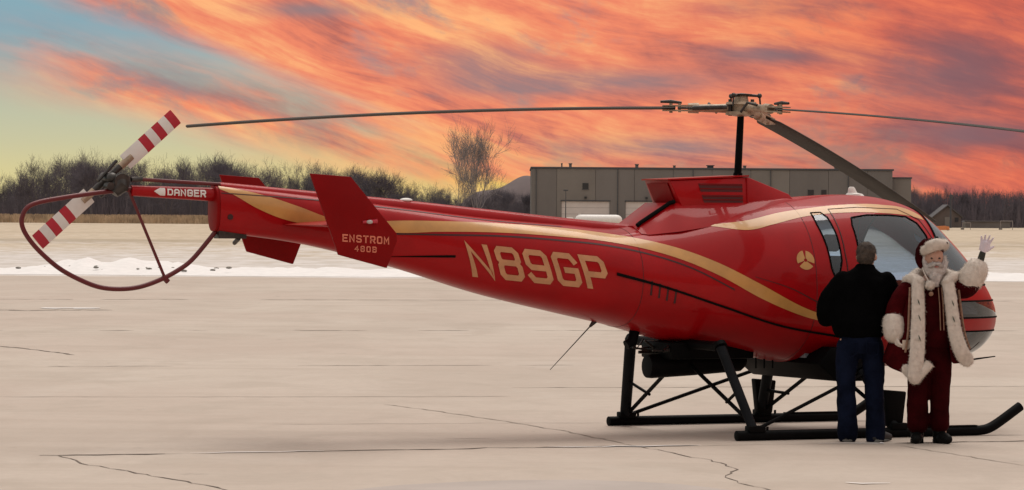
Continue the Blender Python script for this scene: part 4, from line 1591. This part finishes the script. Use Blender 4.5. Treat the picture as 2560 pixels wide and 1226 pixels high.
# ---------------- man in black jacket seen from behind
mn_ = empty('person', (3.187, 34.25, 0))
tag(mn_, 'person in black jacket and blue jeans seen from behind at the helicopter door', 'person')
b = MB()
fm = Vector((.35, .94, 0))
head_shape(b, (.012, .03, 1.675), fm, 1.0)
limb(b, [(0, .0, 1.50), (.008, .015, 1.62)], [.06, .055])
b.ell([(-.04, 0, .86, .15, .10), (-.04, 0, 1.0, .165, .11), (-.03, 0, 1.2, .17, .11), (-.02, 0, 1.4, .18, .11), (-.01, 0, 1.50, .12, .08), (0, 0, 1.55, .06, .05)])
for hx, kx, fx in ((-.155, -.155, -.145), (.075, .085, .105)):
    limb(b, [(hx, 0, .90), (kx, .01, .50), (fx, 0, .09)], [.085, .06, .045])
    limb(b, [(fx, -.02, .05), (fx, .05, .045)], [.035, .03])
HR, HLf = (.13, .36, 1.26), (-.20, .34, 1.22)
limb(b, [(.19, 0, 1.45), (.25, .10, 1.18), (.14, .32, 1.25)], [.05, .04, .03])
limb(b, [(-.20, 0, 1.45), (-.33, .08, 1.17), (-.20, .30, 1.21)], [.05, .04, .03])
hand(b, (.14, .32, 1.25), (.0, 1, .1), (-1, 0, 0), 1, .4)
hand(b, (-.20, .30, 1.21), (.1, 1, .1), (1, 0, 0), 1, .4)
remesh(b, 'body', 'skin', mn_, .010, 3)
j = MB()
j.ell([(-.045, .0, .945, .205, .150), (-.05, .0, .98, .235, .165), (-.055, .0, 1.08, .255, .175), (-.05, .01, 1.22, .262, .175), (-.035, .01, 1.36, .262, .165), (-.02, 0, 1.46, .235, .140), (-.01, 0, 1.53, .155, .105), (.0, .005, 1.57, .088, .085), (.005, .01, 1.60, .078, .078)], 26)
limb(j, [(-.20, .0, 1.455), (-.315, .03, 1.30), (-.345, .08, 1.13), (-.28, .22, 1.14), (-.205, .29, 1.20)], [.088, .092, .088, .072, .055])
limb(j, [(.185, .0, 1.455), (.235, .04, 1.32), (.235, .11, 1.16), (.19, .22, 1.19), (.145, .30, 1.245)], [.085, .085, .08, .068, .055])
remesh(j, 'jacket', 'jacket', mn_, .012, 4, .010, 6)
t = MB()
t.ell([(-.04, 0, .80, .185, .135), (-.04, 0, .90, .195, .145), (-.04, 0, 1.0, .185, .135)], 24)
limb(t, [(-.145, 0, .86), (-.165, -.005, .70), (-.165, .015, .48), (-.155, .0, .25), (-.145, .01, .06)], [.112, .102, .088, .088, .094])
limb(t, [(.065, 0, .86), (.08, -.005, .70), (.09, .015, .48), (.10, .0, .25), (.105, .01, .05)], [.112, .102, .088, .088, .094])
remesh(t, 'jeans', 'jeans', mn_, .012, 3, .009, 7)
for x_ in (-.14, .055):
    MB().tube([(x_ - .055, -.155, .90), (x_ - .05, -.158, .80), (x_, -.160, .765), (x_ + .05, -.158, .80), (x_ + .055, -.155, .90), (x_ - .055, -.155, .90)], .005, 5).build('back_pocket', 'jeans', mn_)
hm = MB()
hm.sphere((.008, .018, 1.708), .104, 20, 14, (.86, .92, .92))
hm.sphere((.0, -.012, 1.665), .088, 16, 10, (.92, .85, .9))
remesh(hm, 'hair', 'hair', mn_, .008, 2, .006, 40)
for x, yw, sx in ((-.145, 0, -.02), (.105, 0, .13)):
    s = MB()
    limb(s, [(x - .01, -.03, .045), (x + sx * .5, .06, .05), (x + sx, .13, .038)], [.050, .048, .036], 12)
    remesh(s, 'shoe', 'shoe', mn_, .01, 2)
    MB().tube([(x - .01, -.07, .014), (x + sx * .5, .05, .014), (x + sx, .16, .014)], [.045, .048, .035], 12, flat=.3).build('sole', 'sole', mn_)

# ---------------- person in a red fur trimmed costume, waving
sa = empty('person', (3.77, 34.1426, 0))
tag(sa, 'person in dark red fur trimmed winter costume with white beard waving one gloved hand', 'person')
b = MB()
fs = Vector((.12, -.99, 0))
head_shape(b, (.02, -.02, 1.655), fs, 1.03)
limb(b, [(.01, 0, 1.46), (.015, -.005, 1.60)], [.06, .058])
b.ell([(.0, 0, .86, .16, .12), (.0, 0, 1.0, .175, .13), (.0, 0, 1.2, .18, .13), (.01, 0, 1.38, .185, .11), (.01, 0, 1.46, .12, .08), (.01, 0, 1.52, .06, .05)])
for x in (-.085, .085):
    limb(b, [(x, 0, .88), (x * 1.15, -.01, .48), (x * 1.2, 0, .09)], [.085, .06, .045])
    limb(b, [(x * 1.2, .02, .055), (x * 1.2, -.06, .05)], [.035, .03])
limb(b, [(.20, 0, 1.42), (.34, -.04, 1.40), (.435, -.05, 1.64)], [.05, .042, .032])
limb(b, [(-.19, 0, 1.42), (-.34, -.03, 1.16), (-.335, -.10, .99)], [.05, .042, .032])
remesh(b, 'body', 'skin', sa, .010, 3)
# waving glove and lowered glove
gl_ = MB()
limb(gl_, [(.425, -.05, 1.62), (.44, -.05, 1.665), (.452, -.052, 1.71)], [.034, .032, .030])
M['cuffblack'] = mat('black_glove_cuff', (.02, .022, .016), .8, var=.3)
remesh(gl_, 'wrist_band', 'cuffblack', sa, .008, 2)
gl_ = MB()
hand(gl_, (.455, -.052, 1.71), (.24, -.05, 1), (0, -1, 0), 1.08, .16, .34, 1)
remesh(gl_, 'glove', 'glove', sa, .006, 2)
gl_ = MB()
hand(gl_, (-.335, -.11, .985), (.25, -.35, -1), (.9, .2, .2), 1.05, .55, .1, -1)
remesh(gl_, 'glove', 'fur', sa, .006, 2)
it = MB().box((-.275, -.19, .845), (-.205, -.175, .93))
it.build('folded_card', 'tan', sa, smooth=False, bevel=.006)
# trousers
t = MB()
t.ell([(.0, 0, .74, .175, .14), (.0, 0, .90, .19, .15), (.0, 0, 1.05, .185, .15)], 24)
limb(t, [(-.085, 0, .84), (-.105, -.01, .62), (-.115, -.01, .42), (-.115, .0, .24), (-.112, 0, .17)], [.115, .105, .096, .096, .100])
limb(t, [(.085, 0, .84), (.085, -.01, .62), (.085, -.01, .42), (.085, .0, .24), (.085, 0, .17)], [.115, .100, .090, .088, .092])
remesh(t, 'trousers', 'velvet2', sa, .012, 3, .007, 7)
# tunic with braid
t = MB()
t.ell([(.01, -.01, .86, .19, .15), (.01, -.02, 1.0, .20, .17), (.01, -.02, 1.15, .20, .17), (.01, -.01, 1.30, .19, .145), (.01, 0, 1.42, .16, .11), (.01, 0, 1.47, .09, .08)], 24)
remesh(t, 'tunic', 'velvet2', sa, .012, 3, .004, 8)
for x in (.045, .075):
    MB().tube([(x, -.155, 1.40), (x + .01, -.195, 1.25), (x + .015, -.21, 1.10), (x + .018, -.212, 1.02)], .010, 6, flat=.5).build('braid', 'braid', sa)
MB().sphere((-.02, -.175, 1.345), .022, 10, 8).build('button', 'braid', sa)

# open coat
ZC = [1.475, 1.42, 1.32, 1.15, .98, .82, .72]
CX = [.01, .01, .005, -.01, -.03, -.045, -.05]
RX = [.15, .235, .255, .27, .31, .355, .375]
RY = [.10, .135, .165, .185, .20, .215, .22]
AL = [R(232), R(236), R(238), R(238), R(240), R(243), R(246)]       # left front edge (picture side)
AR = [R(312), R(308), R(307), R(306), R(304), R(304), R(306)]
Vo = []
nA = 40
for z, cx_, rx, ry, al, ar in zip(ZC, CX, RX, RY, AL, AR):
    row = []
    for k in range(nA + 1):
        a = al - (al - (ar - 2 * math.pi)) * k / nA
        fold = 1 + .035 * math.sin(a * 9) * max(0, (1.3 - z)) * 1.2
        zz = z - (.10 * max(0, math.cos(a - al)) ** 4 if z < .8 else 0)
        row.append((cx_ + rx * fold * math.cos(a), ry * fold * math.sin(a), zz))
    Vo.append(row)
ct = MB()
ct.ring_loft(Vo, cap=False, closed=False)
coat = ct.build('coat', 'velvet', sa, angle=None)
md = coat.modifiers.new('thickness', 'SOLIDIFY')
md.thickness = .022
md.offset = 0
sb_ = coat.modifiers.new('sub', 'SUBSURF')
sb_.levels = sb_.render_levels = 1
# sleeves
s = MB()
limb(s, [(.17, 0, 1.40), (.27, -.02, 1.395), (.335, -.04, 1.42), (.375, -.05, 1.50)], [.092, .098, .098, .085])
remesh(s, 'sleeve', 'velvet', sa, .012, 3, .006, 9)
s = MB()
limb(s, [(-.16, 0, 1.41), (-.245, -.01, 1.33), (-.315, -.02, 1.20), (-.335, -.05, 1.08)], [.088, .092, .092, .086])
remesh(s, 'sleeve', 'velvet', sa, .012, 3, .006, 9)
# fur cuffs
s = MB()
limb(s, [(.345, -.045, 1.475), (.395, -.05, 1.555)], [.118, .112], 18)
remesh(s, 'fur_cuff', 'fur', sa, .011, 4, .003, 26)
s = MB()
limb(s, [(-.336, -.055, 1.085), (-.336, -.085, .995)], [.105, .100], 18)
remesh(s, 'fur_cuff', 'fur', sa, .011, 4, .003, 26)
# fur trim down both front edges and along the hem
e1 = [(r_[0][0], r_[0][1] - .02, r_[0][2]) for r_ in Vo]
e2 = [(r_[-1][0], r_[-1][1] - .02, r_[-1][2]) for r_ in Vo]


def fur_band(pts, wr, name='fur_trim', flat=.45):
    f_ = MB()
    P = cr(pts, 5)
    prev = None
    rr = []
    for i, p in enumerate(P):
        w = wr[0] + (wr[1] - wr[0]) * i / (len(P) - 1)
        rr.append(w)
    f_.tube(P, rr, 16, flat=flat, upv=(0, 1, 0))
    f_.sphere(P[-1], rr[-1] * .9, 10, 8, (1, .5, 1))
    return remesh(f_, name, 'fur', sa, .010, 4, .003, 26)


fur_band([(-.115, -.125, 1.47), (-.135, -.15, 1.40)] + [(-.135, -.185, 1.20), (-.140, -.215, .98), (-.150, -.235, .78), (-.165, -.235, .60)], (.056, .074))
fur_band([(.125, -.115, 1.47), (.145, -.145, 1.38)] + [(.165, -.175, 1.20), (.195, -.20, 1.0), (.245, -.21, .84), (.305, -.17, .755)], (.056, .070))
fur_band([(-.03, -.235, .73), (-.10, -.24, .655), (-.17, -.235, .60), (-.235, -.19, .67)], (.045, .055), 'fur_hem')
M['holly'] = mat('holly_green', (.03, .05, .03), .7, var=.2)
for q in ((-.135, -.222, 1.27), (-.128, -.240, 1.13), (.172, -.215, 1.26), (.178, -.225, 1.12), (-.128, -.258, .95)):
    MB().tube([(q[0] - .010, q[1], q[2] + .028), (q[0], q[1] - .004, q[2]), (q[0] + .010, q[1], q[2] - .026)], [.003, .010, .003], 6, flat=.5).build('holly_mark', 'holly', sa)
for P_ in ([(-.205, -.135, 1.40), (-.215, -.165, 1.20), (-.225, -.19, 1.0), (-.25, -.205, .82)], [(.235, -.105, 1.38), (.255, -.13, 1.20), (.285, -.15, 1.0), (.335, -.14, .85)]):
    MB().tube(cr(P_, 4), .011, 6).build('coat_braid', 'braid', sa)
# fur collar lying on the shoulders
c_ = MB()
limb(c_, [(-.115, -.125, 1.455), (-.175, -.05, 1.475), (-.225, .0, 1.46)], [.045, .052, .04])
limb(c_, [(-.175, -.03, 1.48), (-.10, .08, 1.52), (.02, .10, 1.53), (.12, .07, 1.52), (.19, -.03, 1.50)], [.045, .055, .055, .055, .045])
limb(c_, [(.125, -.115, 1.455), (.185, -.06, 1.49), (.235, .0, 1.50)], [.045, .052, .045])
remesh(c_, 'fur_collar', 'fur', sa, .010, 4, .003, 26)
# beard, moustache, hair, hat
bd = MB()
c0 = Vector((.025, -.055, 1.60))
bd.sphere((.025, -.085, 1.565), .075, 14, 10, (1.0, .65, 1.0))
bd.sphere((.028, -.10, 1.50), .062, 14, 10, (.95, .6, 1.1))
bd.sphere((.03, -.105, 1.445), .040, 12, 8, (.9, .6, 1.2))
for s_ in (-1, 1):
    limb(bd, [(.025 + s_ * .085, -.02, 1.67), (.025 + s_ * .085, -.045, 1.60), (.025 + s_ * .055, -.08, 1.54)], [.022, .030, .034])
remesh(bd, 'beard', 'beard', sa, .009, 2, .008, 36)
ms = MB()
for s_ in (-1, 1):
    limb(ms, [(.03, -.136, 1.612), (.03 + s_ * .03, -.135, 1.605), (.03 + s_ * .062, -.112, 1.585)], [.013, .016, .008], 10)
remesh(ms, 'moustache', 'beard', sa, .006, 2, .004, 50)
MB().tube([(.012, -.140, 1.588), (.032, -.144, 1.586), (.052, -.140, 1.588)], [.005, .008, .005], 8).build('mouth', 'lip', sa)
for s_ in (-1, 1):
    MB().sphere((.026 + s_ * .034, -.103, 1.662), .0105, 10, 8, (1.2, .7, .8)).build('eye', 'eye', sa)
ht = MB()
ht.sphere((.02, .005, 1.745), .098, 18, 12, (.95, 1.0, .95))
limb(ht, [(.0, .01, 1.77), (-.05, .02, 1.775), (-.095, .015, 1.72), (-.112, -.01, 1.65), (-.100, -.05, 1.585)], [.075, .060, .048, .038, .024])
remesh(ht, 'hat', 'velvet2', sa, .010, 3, .004, 14)
hbnd = MB()
hp = []
for k in range(25):
    a = 2 * math.pi * k / 24
    hp.append((.024 + .092 * math.cos(a), -.012 + .104 * math.sin(a), 1.752 - .020 * math.sin(a) + .03 * math.cos(a)))
hbnd.tube(hp, .044, 12, cap=False)
limb(hbnd, [(-.035, -.108, 1.775), (.03, -.122, 1.795), (.09, -.10, 1.79)], [.040, .046, .040])
remesh(hbnd, 'hat_band', 'fur', sa, .010, 3, .005, 26)
for q in ((.035, -.06, 1.845), (.115, -.10, 1.80)):
    MB().sphere(q, .018, 10, 8, (1.2, 1, .8)).build('hat_bead', 'boot', sa)
MB().tube([(-.095, -.04, 1.60), (-.07, -.10, 1.52), (-.035, -.155, 1.44)], .006, 6).build('tassel_cord', 'fur', sa)
pp = MB()
pp.sphere((-.030, -.175, 1.425), .042, 16, 12)
remesh(pp, 'pompom', 'fur', sa, .007, 1, .006, 40)
for x, sx in ((-.115, -.03), (.085, .06)):
    s = MB()
    limb(s, [(x, .01, .05), (x, .005, .14), (x, .0, .22)], [.062, .062, .066])
    limb(s, [(x, .03, .052), (x + sx * .5, -.08, .05), (x + sx, -.15, .042)], [.055, .054, .042])
    s.box((x - .055, -.03, .0), (x + .055, .085, .03))
    remesh(s, 'boot', 'boot', sa, .01, 2)


# loose fur strands so that the trim, cuffs, hat band and beard have soft uneven edges
def strands(o, ln, per, seed):
    r = random.Random(seed)
    me = o.data
    V = [tuple(v.co) for v in me.vertices]
    Fc = [tuple(p.vertices) for p in me.polygons]
    nv = []
    for p in me.polygons:
        for _ in range(per):
            c = p.center + Vector((r.gauss(0, .004), r.gauss(0, .004), r.gauss(0, .004)))
            d = (p.normal + Vector((r.gauss(0, .55), r.gauss(0, .55), r.gauss(-.25, .55)))).normalized()
            L = ln * r.uniform(.4, 1.2)
            u = d.orthogonal().normalized() * r.uniform(.0012, .0026)
            w = d.cross(u)
            c = c - p.normal * .004
            b = len(V)
            V += [tuple(c + u), tuple(c - u * .5 + w * .8), tuple(c - u * .5 - w * .8), tuple(c + d * L)]
            Fc += [(b, b + 1, b + 3), (b + 1, b + 2, b + 3), (b + 2, b, b + 3)]
    nm = bpy.data.meshes.new(me.name)
    nm.from_pydata(V, [], Fc)
    nm.materials.append(me.materials[0])
    nm.shade_smooth()
    o.data = nm


for k_, o_ in enumerate(list(sa.children)):
    if o_.name.split('.')[0] in ('fur_trim', 'fur_cuff', 'fur_hem', 'fur_collar', 'hat_band', 'pompom'):
        strands(o_, .020, 1, k_)
    elif o_.name.split('.')[0] in ('beard', 'moustache'):
        strands(o_, .022, 1, k_)
for o_ in mn_.children:
    if o_.name.split('.')[0] == 'hair':
        strands(o_, .014, 1, 77)
